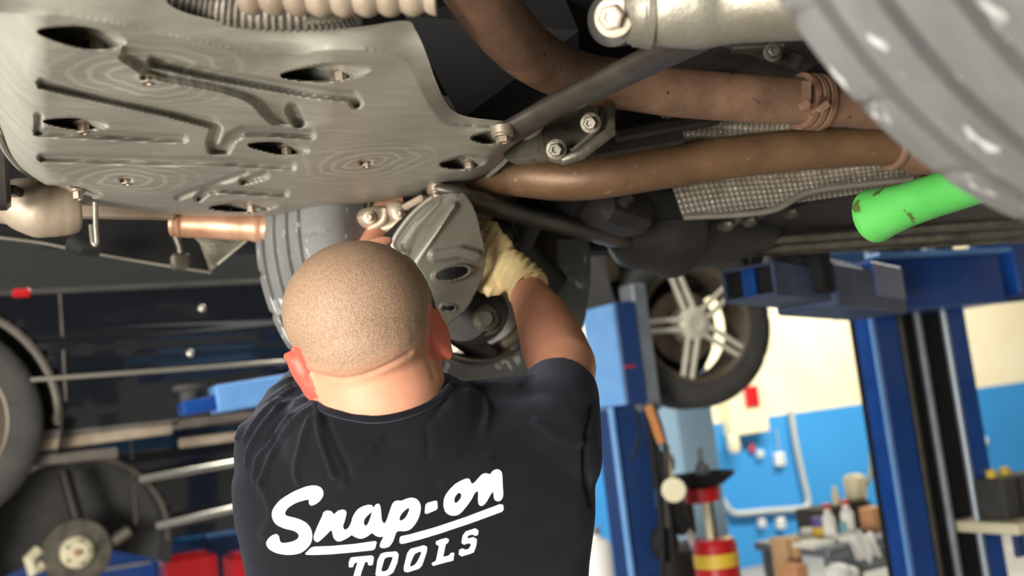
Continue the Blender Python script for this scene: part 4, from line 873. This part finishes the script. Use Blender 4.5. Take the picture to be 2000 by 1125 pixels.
# head frame
hr = (R*math.cos(math.radians(15))+U*math.sin(math.radians(15))).normalized()
hf = (F*.84+U*.54); hf = (hf-hr*hf.dot(hr)).normalized(); hu = hr.cross(hf)
HC = W(699, 604, 1.19)
body = MB()
ir, iu = (R*.98+U*.17).normalized(), (U*.98-R*.17).normalized()
body.ball(HC, .0865, .096, .080, (ir, F, iu), 40)
body.ball(W(712, 655, 1.185), .079, .085, .060, (ir, F, iu), 32)
body.ball(HC+hf*.045-hu*.035, .066, .07, .075, (hr, hf, hu), 32)       # face mass
body.ball(HC+hf*.075-hu*.085, .035, .03, .026, (hr, hf, hu), 24)        # chin
cap(body, HC+hf*.108+hu*.008, HC+hf*.124-hu*.028, .010, .015, 16)       # nose
for s in (-1, 1):
    body.ball(HC+hf*.100+hr*s*.033+hu*.024, .022, .012, .008, (hr, hf, hu), 16)   # brow
    body.ball(HC+hf*.070+hr*s*.052-hu*.030, .022, .022, .022, (hr, hf, hu), 16)   # cheek
    body.ball(HC+hf*.098+hr*s*.032+hu*.006, .013, .010, .009, (hr, hf, hu), 16)   # eyeball
body.ball(HC+hf*.108-hu*.052, .022, .010, .006, (hr, hf, hu), 16); body.ball(HC+hf*.104-hu*.062, .020, .010, .006, (hr, hf, hu), 16)
# neck with a soft roll under the crease
chain(body, [(W(722, 690, 1.20), pr(118, 1.2)), (W(742, 752, 1.215), pr(127, 1.215)), (W(750, 806, 1.235), pr(131, 1.235)), (W(758, 860, 1.30), pr(130, 1.30))], 36)
# ears
def ear(c, ld, sgn):
    c = Vector(c); l_ = ld.normalized(); o_ = (R*sgn*.62+F*-.15).normalized(); dp = (F*.9+R*sgn*.45).normalized(); dp = (dp-l_*dp.dot(l_)).normalized(); th = l_.cross(dp)
    body.ball(c, .0068, .018, .027, (th, dp, l_), 18)
    rim = [c+l_*(.027*math.cos(t))+dp*(-.016*math.sin(t))*1.0-th*.0 for t in np.linspace(-.5, 3.4, 12)]
    for a, b in zip(rim[:-1], rim[1:]): cap(body, a, b, .0052, .0052, 10)
    cap(body, c-l_*.022, c-l_*.030, .0075, .006, 10)
ear(W(584, 732, 1.195), W(560, 692, 1.19)-W(608, 775, 1.2), -1)
ear(W(861, 650, 1.225), W(842, 605, 1.2)-W(872, 690, 1.2), 1)
# trunk and arms under the shirt
chain(body, [(W(760, 890, 1.30), .08), (W(812, 1000, 1.29), .10), (W(815, 1300, 1.31), .10)])
rs, re, rw = W(1078, 850, 1.27), W(1098, 716, 1.42), W(1026, 562, 1.66)
chain(body, [(W(780, 870, 1.27), .05), (W(1000, 860, 1.27), .055), (W(1068, 850, 1.28), .045), (W(1094, 776, 1.345), .0425), (re, .0475), (W(1080, 672, 1.49), .0475), (W(1058, 618, 1.57), .0405), (rw, .0285), (W(992, 528, 1.71), .026)], 28)
ls, le, lw = W(575, 880, 1.28), W(648, 690, 1.46), W(733, 478, 1.76)
chain(body, [(W(760, 880, 1.27), .05), (ls, .052), (W(604, 800, 1.385), .036), (le, .042), (W(690, 590, 1.6), .040), (lw, .028), (W(740, 440, 1.84), .030)], 24)
# left hand (bare wrist seen above the head, fingers behind the ball joint)
pl = W(742, 425, 1.86); body.ball(pl, .040, .014, .042, (R, F, U), 18)
for k, (dx, ln) in enumerate(((-.030, .055), (-.010, .065), (.010, .062), (.029, .048))):
    a = pl+R*dx+U*.032; b = a+U*ln*.5+F*.01; c = b+U*ln*.4-F*.012; chain(body, [(a, .0088), (b, .0082), (c, .007)], 12)
chain(body, [(pl+R*.034-U*.015, .010), (pl+R*.058+U*.012, .009), (pl+R*.062+U*.036, .0078)], 12)
bme = remeshed(body, .0038, 7, 'body')
co = get_co(bme); no = get_no(bme); X_, Y_, Dd = npPX(co)
front = (no@np.array(F)) < .2
headm = (Dd < 1.30) & (Y_ < 800) & (X_ > 540) & (X_ < 890)
crease = [(604, 728), (659, 741), (709, 734), (759, 713), (800, 690)]
dC = segd(X_, Y_, smooth2(crease, 5))
cr2 = segd(X_, Y_, [(640, 722), (700, 716), (770, 684), (800, 660)])
disp = np.where(headm & front, -.0030*np.exp(-(dC/4.0)**2)+.0005*np.exp(-((dC-9)/7)**2)+.0008*np.exp(-(cr2/7)**2), 0)
disp += np.where(headm & front, -.0012*np.exp(-(segd(X_, Y_, [(835, 590), (832, 690), (850, 740)])/6)**2), 0)
co = co+no*disp[:, None]
cyl = np.interp(X_, [600, 618, 640, 690, 740, 800, 850, 884], [775, 792, 804, 817, 821, 809, 786, 750])
tk = np.clip((Y_-cyl-2)/14, 0, 1)*((X_ > 590) & (X_ < 1000) & (Y_ > 745) & (Dd < 1.33)); co = co+np.outer(tk*.045, np.array(F)); set_co(bme, co)
# stubble mask kept on the mesh
hl = np.array([[540, 700], [575, 705], [612, 728], [659, 741], [709, 734], [759, 712], [812, 704], [832, 660], [850, 610], [900, 560]], float)
ly = np.interp(X_, hl[:, 0], hl[:, 1]); soft = np.interp(X_, [600, 780, 860], [34, 60, 90])
rel = (co-np.array(HC)); fwd = rel@np.array(hf)
hm = np.clip((ly-Y_)/soft+.35, 0, 1)*(Dd < 1.34)*(np.abs(X_-700) < 175)*np.clip((.085-fwd)/.02, 0, 1)
isear = ((np.hypot(X_-589, Y_-732) < 52) & (X_ < 606+(Y_-732)*.35)) | ((X_ > 833+(Y_-610)*.12) & (Y_ > 596) & (Y_ < 700) & (Dd > 1.17)); hm[isear] = 0
at = bme.attributes.new('stubble', 'FLOAT', 'POINT'); at.data.foreach_set('value', hm.astype(np.float32))
er = np.zeros(len(co)); er[((X_ < 606+(Y_-732)*.35) & (np.hypot(X_-589, Y_-732) < 55) & (Dd < 1.3))] = 1; er[((X_ > 836) & (Y_ > 596) & (Y_ < 702) & (Dd > 1.17) & (Dd < 1.3))] = .6
at2 = bme.attributes.new('ear', 'FLOAT', 'POINT'); at2.data.foreach_set('value', er.astype(np.float32))
def skinmat():
    m = M['skin']; nt = m.node_tree; N = nt.nodes; L = nt.links; b = N['Principled BSDF']; old = b.inputs['Base Color'].links[0].from_socket
    a = N.new('ShaderNodeAttribute'); a.attribute_name = 'stubble'; tc = N.new('ShaderNodeTexCoord')
    n = N.new('ShaderNodeTexNoise'); n.inputs['Scale'].default_value = 700; n.inputs['Detail'].default_value = 2; L.new(tc.outputs['Object'], n.inputs['Vector'])
    r = N.new('ShaderNodeMapRange'); r.inputs[1].default_value = .38; r.inputs[2].default_value = .62; L.new(n.outputs[0], r.inputs[0])
    n2 = N.new('ShaderNodeTexNoise'); n2.inputs['Scale'].default_value = 22; n2.inputs['Detail'].default_value = 5; L.new(tc.outputs['Object'], n2.inputs['Vector'])
    hc = N.new('ShaderNodeMix'); hc.data_type = 'RGBA'; L.new(r.outputs[0], hc.inputs[0]); hc.inputs[6].default_value = (*lin((134, 111, 88)), 1); hc.inputs[7].default_value = (*lin((184, 159, 132)), 1)
    h2 = N.new('ShaderNodeMix'); h2.data_type = 'RGBA'; h2.blend_type = 'MULTIPLY'; L.new(n2.outputs[0], h2.inputs[0]); L.new(hc.outputs[2], h2.inputs[6]); h2.inputs[7].default_value = (.80, .76, .70, 1)
    mk = N.new('ShaderNodeMath'); mk.operation = 'MULTIPLY'; L.new(a.outputs['Fac'], mk.inputs[0]); mk.inputs[1].default_value = .9
    mx = N.new('ShaderNodeMix'); mx.data_type = 'RGBA'; L.new(mk.outputs[0], mx.inputs[0]); L.new(old, mx.inputs[6]); L.new(h2.outputs[2], mx.inputs[7])
    e = N.new('ShaderNodeAttribute'); e.attribute_name = 'ear'; m2 = N.new('ShaderNodeMix'); m2.data_type = 'RGBA'; L.new(e.outputs['Fac'], m2.inputs[0]); L.new(mx.outputs[2], m2.inputs[6]); m2.inputs[7].default_value = (*lin((236, 92, 74)), 1)
    L.new(m2.outputs[2], b.inputs['Base Color'])
    bp = N.new('ShaderNodeBump'); bp.inputs['Distance'].default_value = .0012; L.new(n.outputs[0], bp.inputs['Height']); L.new(mk.outputs[0], bp.inputs['Strength']); L.new(bp.outputs[0], b.inputs['Normal'])
skinmat()
def mesh_obj(name, me, m, parent, label=None):
    me.materials.clear(); me.materials.append(m); o = bpy.data.objects.new(name, me); COL.objects.link(o); o.parent = parent
    me.transform(Matrix.Translation(-wloc(parent))); o.location = (0, 0, 0)
    if label: o['label'] = label
    return o
mesh_obj('body', bme, M['skin'], man, 'shaved head, neck and bare raised arm')
for s in (-1, 1):
    MB().ball(HC+hf*.1035+hr*s*.032+hu*.006, .009, .0075, .006, (hr, hf, hu), 14).obj('eye', M['white'], man)
# ---- glove on the right hand: palm, five fingers, wrinkled cuff
gl = MB(); pc = W(978, 516, 1.70); wv = (rw-pc).normalized(); fd_ = -wv; lat = fd_.cross(F).normalized()
cap(gl, W(1030, 556, 1.655), W(1006, 532, 1.69), .0335, .033, 24)
gl.ball(W(996, 528, 1.70), .036, .026, .036, (R, F, U), 20); gl.ball(W(968, 500, 1.715), .034, .022, .043, (R, F, U), 20); gl.ball(W(962, 545, 1.70), .032, .02, .026, (R, F, U), 18)
for k, (bx, by, ln, r_) in enumerate(((975, 468, .040, .0105), (958, 476, .046, .0105), (948, 500, .046, .0102), (946, 528, .038, .0092))):
    a = W(bx, by, 1.712); b = a-R*ln*(.45 if k else .2)+U*(.016 if k < 2 else .004)+F*.006; c = b-R*.012+F*.022; d_ = c-R*.010+F*.014
    if k == 0: b = a-R*.010+U*.022+F*.004; c = b-R*.016+U*.006+F*.016; d_ = c-R*.016+F*.010
    chain(gl, [(W(985-k*4, 500+k*12, 1.705), .014), (a, r_), (b, r_*.95), (c, r_*.88), (d_, r_*.8)], 14)
chain(gl, [(W(985, 552, 1.69), .016), (W(958, 566, 1.685), .0125), (W(940, 558, 1.69), .0108), (W(930, 545, 1.70), .009)], 14)
gme = remeshed(gl, .0030, 5, 'glove'); co = get_co(gme); no = get_no(gme); gxp, gyp, gd_ = npPX(co)
al = (gxp-1030)*-.72+(gyp-556)*-.69          # px along the hand from the wrist
wr = .0016*np.sin(al*.42+gyp*.05)*np.clip(1-np.abs(al-22)/34, 0, 1)+.0008*np.sin(gxp*.35+gyp*.22)
wr += -.0014*np.exp(-(segd(gxp, gyp, [(985, 580), (1000, 545), (1012, 515)])/3.)**2)-.0012*np.exp(-(segd(gxp, gyp, [(960, 575), (985, 530), (1000, 498)])/3.)**2)-.0010*np.exp(-(segd(gxp, gyp, [(1000, 578), (1022, 540), (1035, 515)])/2.5)**2)
set_co(gme, co+no*wr[:, None]); glo = mesh_obj('glove', gme, M['glove'], man, 'cream latex glove on the raised right hand')
ca = (rw-W(1000, 535, 1.69)).normalized(); MB().lathe([(-.004, .0325), (-.003, .0355), (.003, .0360), (.006, .0345), (.004, .0315)], W(1031, 563, 1.648), ca, 32, caps=False).obj('cuff_rim', M['glove'], glo)
# ---- shirt
sh_ = MB()
rings = [(772, 690, 835, 1.245, .040), (795, 612, 985, 1.262, .062), (830, 535, 1070, 1.272, .092), (880, 480, 1140, 1.28, .116), (930, 462, 1160, 1.285, .126), (985, 463, 1163, 1.288, .13), (1050, 476, 1156, 1.29, .132), (1125, 492, 1148, 1.295, .133), (1220, 505, 1140, 1.30, .132), (1330, 508, 1135, 1.31, .134), (1470, 500, 1140, 1.32, .14)]
prof = []; nS = 72
RH = Vector((R0.x, R0.y, 0)).normalized(); rws = []
for (y, xl, xr, d, hd) in rings:
    c = W((xl+xr)/2, y, d); hw = (xr-xl)/2*d/FPX; row = []
    for j in range(nS):
        t = 2*math.pi*j/nS; cs, sn = math.cos(t), math.sin(t); p = 2/2.5
        row.append(c+R*hw*math.copysign(abs(cs)**p, cs)+F*hd*math.copysign(abs(sn)**p, sn))
    rws.append(row)
vs = [p for r_ in rws for p in r_]; m_ = len(rings)
fs = [(i*nS+j, i*nS+(j+1) % nS, (i+1)*nS+(j+1) % nS, (i+1)*nS+j) for i in range(m_-1) for j in range(nS)]+[tuple(range(nS-1, -1, -1)), tuple(range((m_-1)*nS, m_*nS))]
sh_.add(vs, fs)
# sleeves
chain(sh_, [(W(700, 870, 1.27), .060), (W(575, 890, 1.28), .074)], 32)
chain(sh_, [(W(570, 905, 1.27), pr(108, 1.27)), (W(583, 850, 1.33), pr(98, 1.33)), (W(602, 800, 1.385), pr(80, 1.385)), (W(626, 752, 1.43), pr(66, 1.43))], 32)
chain(sh_, [(W(930, 860, 1.27), .060), (W(1062, 880, 1.27), .072)], 32)
cap(sh_, W(1070, 888, 1.27), W(1079, 822, 1.305), pr(108, 1.27), pr(95, 1.305), 32)
cap(sh_, W(1079, 822, 1.305), W(1094, 762, 1.375), pr(95, 1.305), pr(76, 1.375), 32, flat_end=True)
cap(sh_, W(690, 876, 1.245), W(820, 866, 1.245), .092, .092, 32)
# trapezius slopes up to the collar
cap(sh_, W(752, 842, 1.262), W(600, 838, 1.28), pr(62, 1.262), pr(66, 1.28), 24); cap(sh_, W(770, 838, 1.262), W(1000, 812, 1.29), pr(70, 1.262), pr(75, 1.29), 24)
cap(sh_, W(850, 790, 1.262), W(1040, 775, 1.31), pr(40, 1.262), pr(45, 1.31), 24)
sme = remeshed(sh_, .0042, 12, 'shirt'); co = get_co(sme); no = get_no(sme); X_, Y_, Dd = npPX(co)
fr = np.clip(-(no@np.array(F))*2.5+.4, 0, 1)
def cr(pts): return [(440+.38*x, 700+.38*y) for x, y in pts]
FOLD = [  # (crop polyline, width px, height m)
 ([(475, 240), (400, 290), (300, 400), (215, 560), (185, 650)], 5, .0036), ([(345, 290), (255, 400), (170, 520), (150, 620)], 4.5, .0030), ([(285, 250), (190, 350), (130, 460), (110, 560)], 4.5, .0030),
 ([(330, 115), (210, 190), (110, 300), (70, 420)], 4.5, .0032), ([(340, 165), (240, 235), (150, 330), (100, 420)], 4, .0028), ([(420, 215), (330, 270), (235, 400), (190, 500)], 4, -.0022),
 ([(480, 250), (478, 330), (505, 450), (560, 600)], 7, .0040), ([(440, 300), (400, 420), (370, 560), (380, 640)], 7, .0030), ([(505, 285), (560, 420), (625, 560), (640, 620)], 6, -.0030),
 ([(320, 150), (200, 235)], 4, .002), ([(400, 210), (330, 225), (250, 270)], 4, .002), ([(820, 400), (940, 365), (1060, 310), (1130, 210)], 9, -.0030), ([(1030, 360), (1045, 440), (1040, 500)], 6, -.0024),
 ([(1240, 170), (1320, 210), (1345, 290), (1330, 380)], 7, .0026), ([(1290, 140), (1400, 130), (1500, 150)], 8, .0022), ([(1600, 330), (1740, 420), (1850, 430)], 10, .003), ([(1880, 250), (1850, 420), (1850, 620), (1880, 760)], 6, -.003),
 ([(760, 470), (640, 600), (600, 640)], 9, .002), ([(1360, 520), (1250, 560), (1120, 640)], 12, .002), ([(180, 640), (240, 780), (200, 900)], 12, .002)]
dsp = np.zeros(len(co))
for pts, w_, h_ in FOLD: dsp += 1.7*h_*np.exp(-(segd(X_, Y_, smooth2(cr(pts), 5))/(w_*.8))**2)
dsp += .0010*np.sin(X_/23+np.sin(Y_/40)*2)*np.sin(Y_/31+X_/90)
# sleeve hem notch on the right arm
set_co(sme, co+no*(dsp*fr)[:, None])
sho = mesh_obj('shirt', sme, M['shirt'], man, 'black cotton t-shirt with white print across the back')
# ribbed collar round the neck
cpts = [(620, 789), (640, 801), (690, 814), (740, 818), (800, 806), (850, 783), (878, 757)]
bvS = BVHTree.FromPolygons([tuple(v) for v in get_co(sme)+np.array(wloc(sho))], [tuple(p.vertices) for p in sme.polygons])
bvB = BVHTree.FromPolygons([tuple(v) for v in get_co(bme)+np.array(wloc(man))], [tuple(p.vertices) for p in bme.polygons])
def first_hit(x, y):
    r_ = ray(x, y); o_ = C0+r_*.9; hs = [b_.ray_cast(o_, r_.normalized())[0] for b_ in (bvS, bvB)]
    ds = [(h-C0).dot(F) for h in hs if h]; return W(x, y, min(ds)+.001) if ds else None
cp = [first_hit(p.x, p.y) for p in smooth_path([(x, y, 0) for x, y in cpts], 5)]; cp = [p for p in cp if p]
cp = [p for p in cp if (p-C0).dot(F) < 1.26]
MB().tube(smooth_path(cp[::2], 4), .0052, 12).obj('collar', M['shirt'], sho)
# ---- printed lettering, traced on the back of the shirt
def A_(pts): return [(510+x/6.617, 930+y/6.617) for x, y in pts]
def B_(pts): return [(680+x/5, 900+y/5) for x, y in pts]
nap = A_([(690, 820), (685, 770), (730, 650), (790, 520), (812, 465), (860, 443), (910, 455), (945, 490), (990, 450), (1050, 432), (1093, 445), (1102, 490), (1080, 580), (1060, 650), (1085, 692), (1130, 665), (1165, 600), (1190, 520), (1250, 430), (1330, 385), (1400, 370), (1440, 382), (1458, 410), (1480, 370), (1518, 357), (1540, 385)])+B_([(322, 500), (330, 580), (355, 610), (380, 570), (410, 480), (440, 410), (480, 388), (520, 390), (570, 370), (630, 360), (682, 385), (708, 440), (700, 520), (665, 600), (610, 665), (550, 685), (490, 685), (465, 710), (440, 780), (400, 835), (340, 850), (312, 835), (320, 795), (345, 740), (310, 742), (270, 730), (232, 705), (190, 735), (130, 758), (75, 745), (35, 722)])+A_([(1165, 762), (1100, 805), (1010, 842), (950, 810), (925, 740), (915, 697), (880, 720), (820, 780), (750, 840), (710, 845)])
SHP = [
 (A_([(625, 305), (622, 350), (655, 378), (730, 345), (790, 280), (806, 210), (780, 150), (710, 120), (620, 125), (500, 165), (380, 225), (250, 310), (165, 410), (142, 480), (155, 560), (200, 620), (300, 672), (420, 702), (475, 735), (490, 770), (470, 810), (400, 845), (290, 862), (250, 840), (235, 780), (200, 748), (130, 775), (82, 830), (74, 880), (110, 940), (190, 985), (300, 1010), (420, 1010), (520, 985), (600, 925), (650, 850), (662, 760), (640, 670), (580, 600), (480, 550), (360, 520), (320, 500), (315, 465), (350, 410), (440, 350), (540, 315), (600, 303)]), [], 1),
 (nap, [A_([(1440, 455), (1405, 560), (1375, 625), (1348, 638), (1327, 605), (1340, 550), (1390, 495)]), B_([(600, 460), (590, 500), (560, 555), (520, 583), (502, 575), (510, 535), (545, 490), (580, 463)])], 1),
 (B_([(758, 430), (775, 412), (855, 390), (868, 398), (872, 455), (862, 475), (770, 515), (750, 508)]), [], 0),
 (B_([(945, 490), (932, 430), (945, 350), (1000, 270), (1070, 210), (1150, 175), (1185, 180), (1200, 215), (1225, 218), (1270, 170), (1310, 130), (1350, 122), (1385, 130), (1410, 100), (1450, 83), (1490, 100), (1503, 140), (1508, 240), (1512, 340), (1490, 385), (1455, 393), (1425, 370), (1415, 305), (1390, 330), (1350, 400), (1310, 438), (1280, 430), (1268, 390), (1268, 305), (1240, 310), (1200, 380), (1150, 450), (1090, 515), (1030, 535), (975, 520)]), [B_([(1105, 325), (1100, 360), (1070, 400), (1045, 410), (1035, 380), (1050, 340), (1080, 312)])], 1),
 (A_([(575, 998), (650, 925), (690, 912), (900, 905), (1200, 878), (1475, 840), (1493, 855), (1470, 935), (1440, 952), (1200, 978), (900, 1005), (700, 1012), (590, 1010)]), [], 0),
 (B_([(505, 760), (515, 738), (600, 720), (850, 650), (1150, 550), (1480, 425), (1510, 430), (1517, 470), (1500, 495), (1200, 605), (900, 705), (700, 765), (530, 808), (505, 800)]), [], 0),
 (B_([(10, 990), (25, 950), (45, 942), (230, 925), (250, 940), (240, 1010), (215, 1020), (195, 1010), (200, 985), (165, 985), (130, 1080), (112, 1150), (140, 1160), (132, 1195), (20, 1215), (20, 1180), (48, 1165), (62, 1100), (95, 990), (65, 992), (45, 1035), (10, 1035)]), [], 0),
 (B_([(290, 970), (320, 910), (360, 895), (470, 885), (492, 910), (480, 990), (440, 1085), (400, 1115), (290, 1130), (270, 1110)]), [B_([(355, 955), (380, 940), (420, 935), (435, 945), (425, 980), (385, 1065), (330, 1078), (328, 1050)])], 0),
 (B_([(580, 900), (610, 860), (740, 826), (770, 840), (765, 890), (720, 1020), (690, 1050), (580, 1085), (548, 1075), (545, 1040)]), [B_([(640, 925), (655, 905), (700, 885), (715, 895), (700, 935), (660, 1005), (615, 1030), (605, 1010)])], 0),
 (B_([(858, 790), (900, 770), (960, 755), (983, 768), (975, 795), (950, 815), (925, 940), (980, 928), (1010, 897), (1035, 900), (1025, 970), (930, 995), (830, 1022), (818, 1000), (860, 975), (890, 830), (862, 815)]), [], 0),
 (B_([(1120, 730), (1150, 690), (1240, 660), (1270, 680), (1265, 720), (1240, 730), (1215, 715), (1175, 725), (1160, 745), (1170, 760), (1220, 745), (1255, 765), (1250, 820), (1225, 890), (1190, 905), (1110, 930), (1082, 915), (1085, 870), (1115, 855), (1140, 868), (1170, 865), (1195, 835), (1200, 810), (1180, 800), (1130, 815), (1108, 800)]), [], 0)]
bvh = BVHTree.FromObject(sho, bpy.context.evaluated_depsgraph_get()) if False else None
smv = get_co(sme)+np.array(wloc(sho)); bvh = BVHTree.FromPolygons([tuple(v) for v in smv], [tuple(p.vertices) for p in sme.polygons])
def sdp(Xg, Yg, poly):
    c = poly+[poly[0]]; d = segd(Xg, Yg, c); return np.where(inpoly(Xg, Yg, poly), -d, d)
for outl, holes, cur in SHP:
    st = 1.0
    if cur: o2 = smooth2(outl+[outl[0]], 4)[:-1]
    else: o2 = outl
    xs_ = [p[0] for p in o2]; ys_ = [p[1] for p in o2]
    gx, gy = np.meshgrid(np.arange(min(xs_)-2, max(xs_)+3, st), np.arange(min(ys_)-2, max(ys_)+3, st))
    S = sdp(gx, gy, o2)+(0 if cur else -.3)
    for h in holes: S = np.maximum(S, -sdp(gx, gy, smooth2(h+[h[0]], 4)[:-1]))
    mb = MB(); cache = {}
    def vert(x, y):
        k = (round(x*200), round(y*200))
        if k not in cache:
            r_ = ray(x, y); hit, n_, _, _ = bvh.ray_cast(C0+r_*.9, r_.normalized())
            p = (hit+(n_ if n_.dot(r_) < 0 else -n_)*.0007) if hit else C0+r_*1.16
            cache[k] = len(mb.v); mb.v.append(tuple(p))
        return cache[k]
    ny, nx = S.shape
    for a in range(ny-1):
        for b in range(nx-1):
            q = [(a, b), (a, b+1), (a+1, b+1), (a+1, b)]; s4 = [S[i] for i in q]
            if min(s4) > 0: continue
            loop = []
            for k in range(4):
                i, j = q[k], q[(k+1) % 4]; si, sj = s4[k], s4[(k+1) % 4]
                if si <= 0: loop.append((gx[i], gy[i]))
                if (si <= 0) != (sj <= 0):
                    t = si/(si-sj); loop.append((gx[i]+(gx[j]-gx[i])*t, gy[i]+(gy[j]-gy[i])*t))
            if len(loop) >= 3:
                f = [vert(*p) for p in loop]; f = [v for n__, v in enumerate(f) if v != f[n__-1]]
                if len(set(f)) >= 3 and len(set(f)) == len(f): mb.f.append(tuple(f))
    mb.obj('print_letter', M['print'], sho, 'white printed lettering stroke', ang=180)
# ---- trousers and boots below the frame
tr = MB(); cw = Vector((FZ.x, FZ.y, 1.02)); RHd = RH
tr.lathe([(0, .12), (.06, .165), (.16, .16)], cw-EZ*.14, EZ, 30)
for s in (-1, 1):
    hip = cw+RHd*s*.09-EZ*.06; kn_ = hip+RHd*s*.05-EZ*.44; an = kn_+RHd*s*.02-EZ*.43
    chain(tr, [(hip, .092), (kn_, .065), (an, .052)], 24)
mesh_obj('trousers', remeshed(tr, .008, 5, 'trousers'), M['denim'], man)
for s in (-1, 1):
    an = cw+RHd*s*.16; fw = Vector((F.x, F.y, 0)).normalized(); bo = MB(); b0 = Vector((an.x, an.y, .06))
    bo.ball(b0+fw*.08-EZ*.01, .05, .10, .048, (RHd, fw, EZ), 20); bo.ball(b0-fw*.02, .048, .055, .055, (RHd, fw, EZ), 20); cap(bo, b0, b0+EZ*.1, .045, .05); bo.box(b0+fw*.05-EZ*.045, .09, .27, .03, (RHd, fw, EZ), .012)
    mesh_obj('boot', remeshed(bo, .006, 3, 'boot'), M['boot'], man)
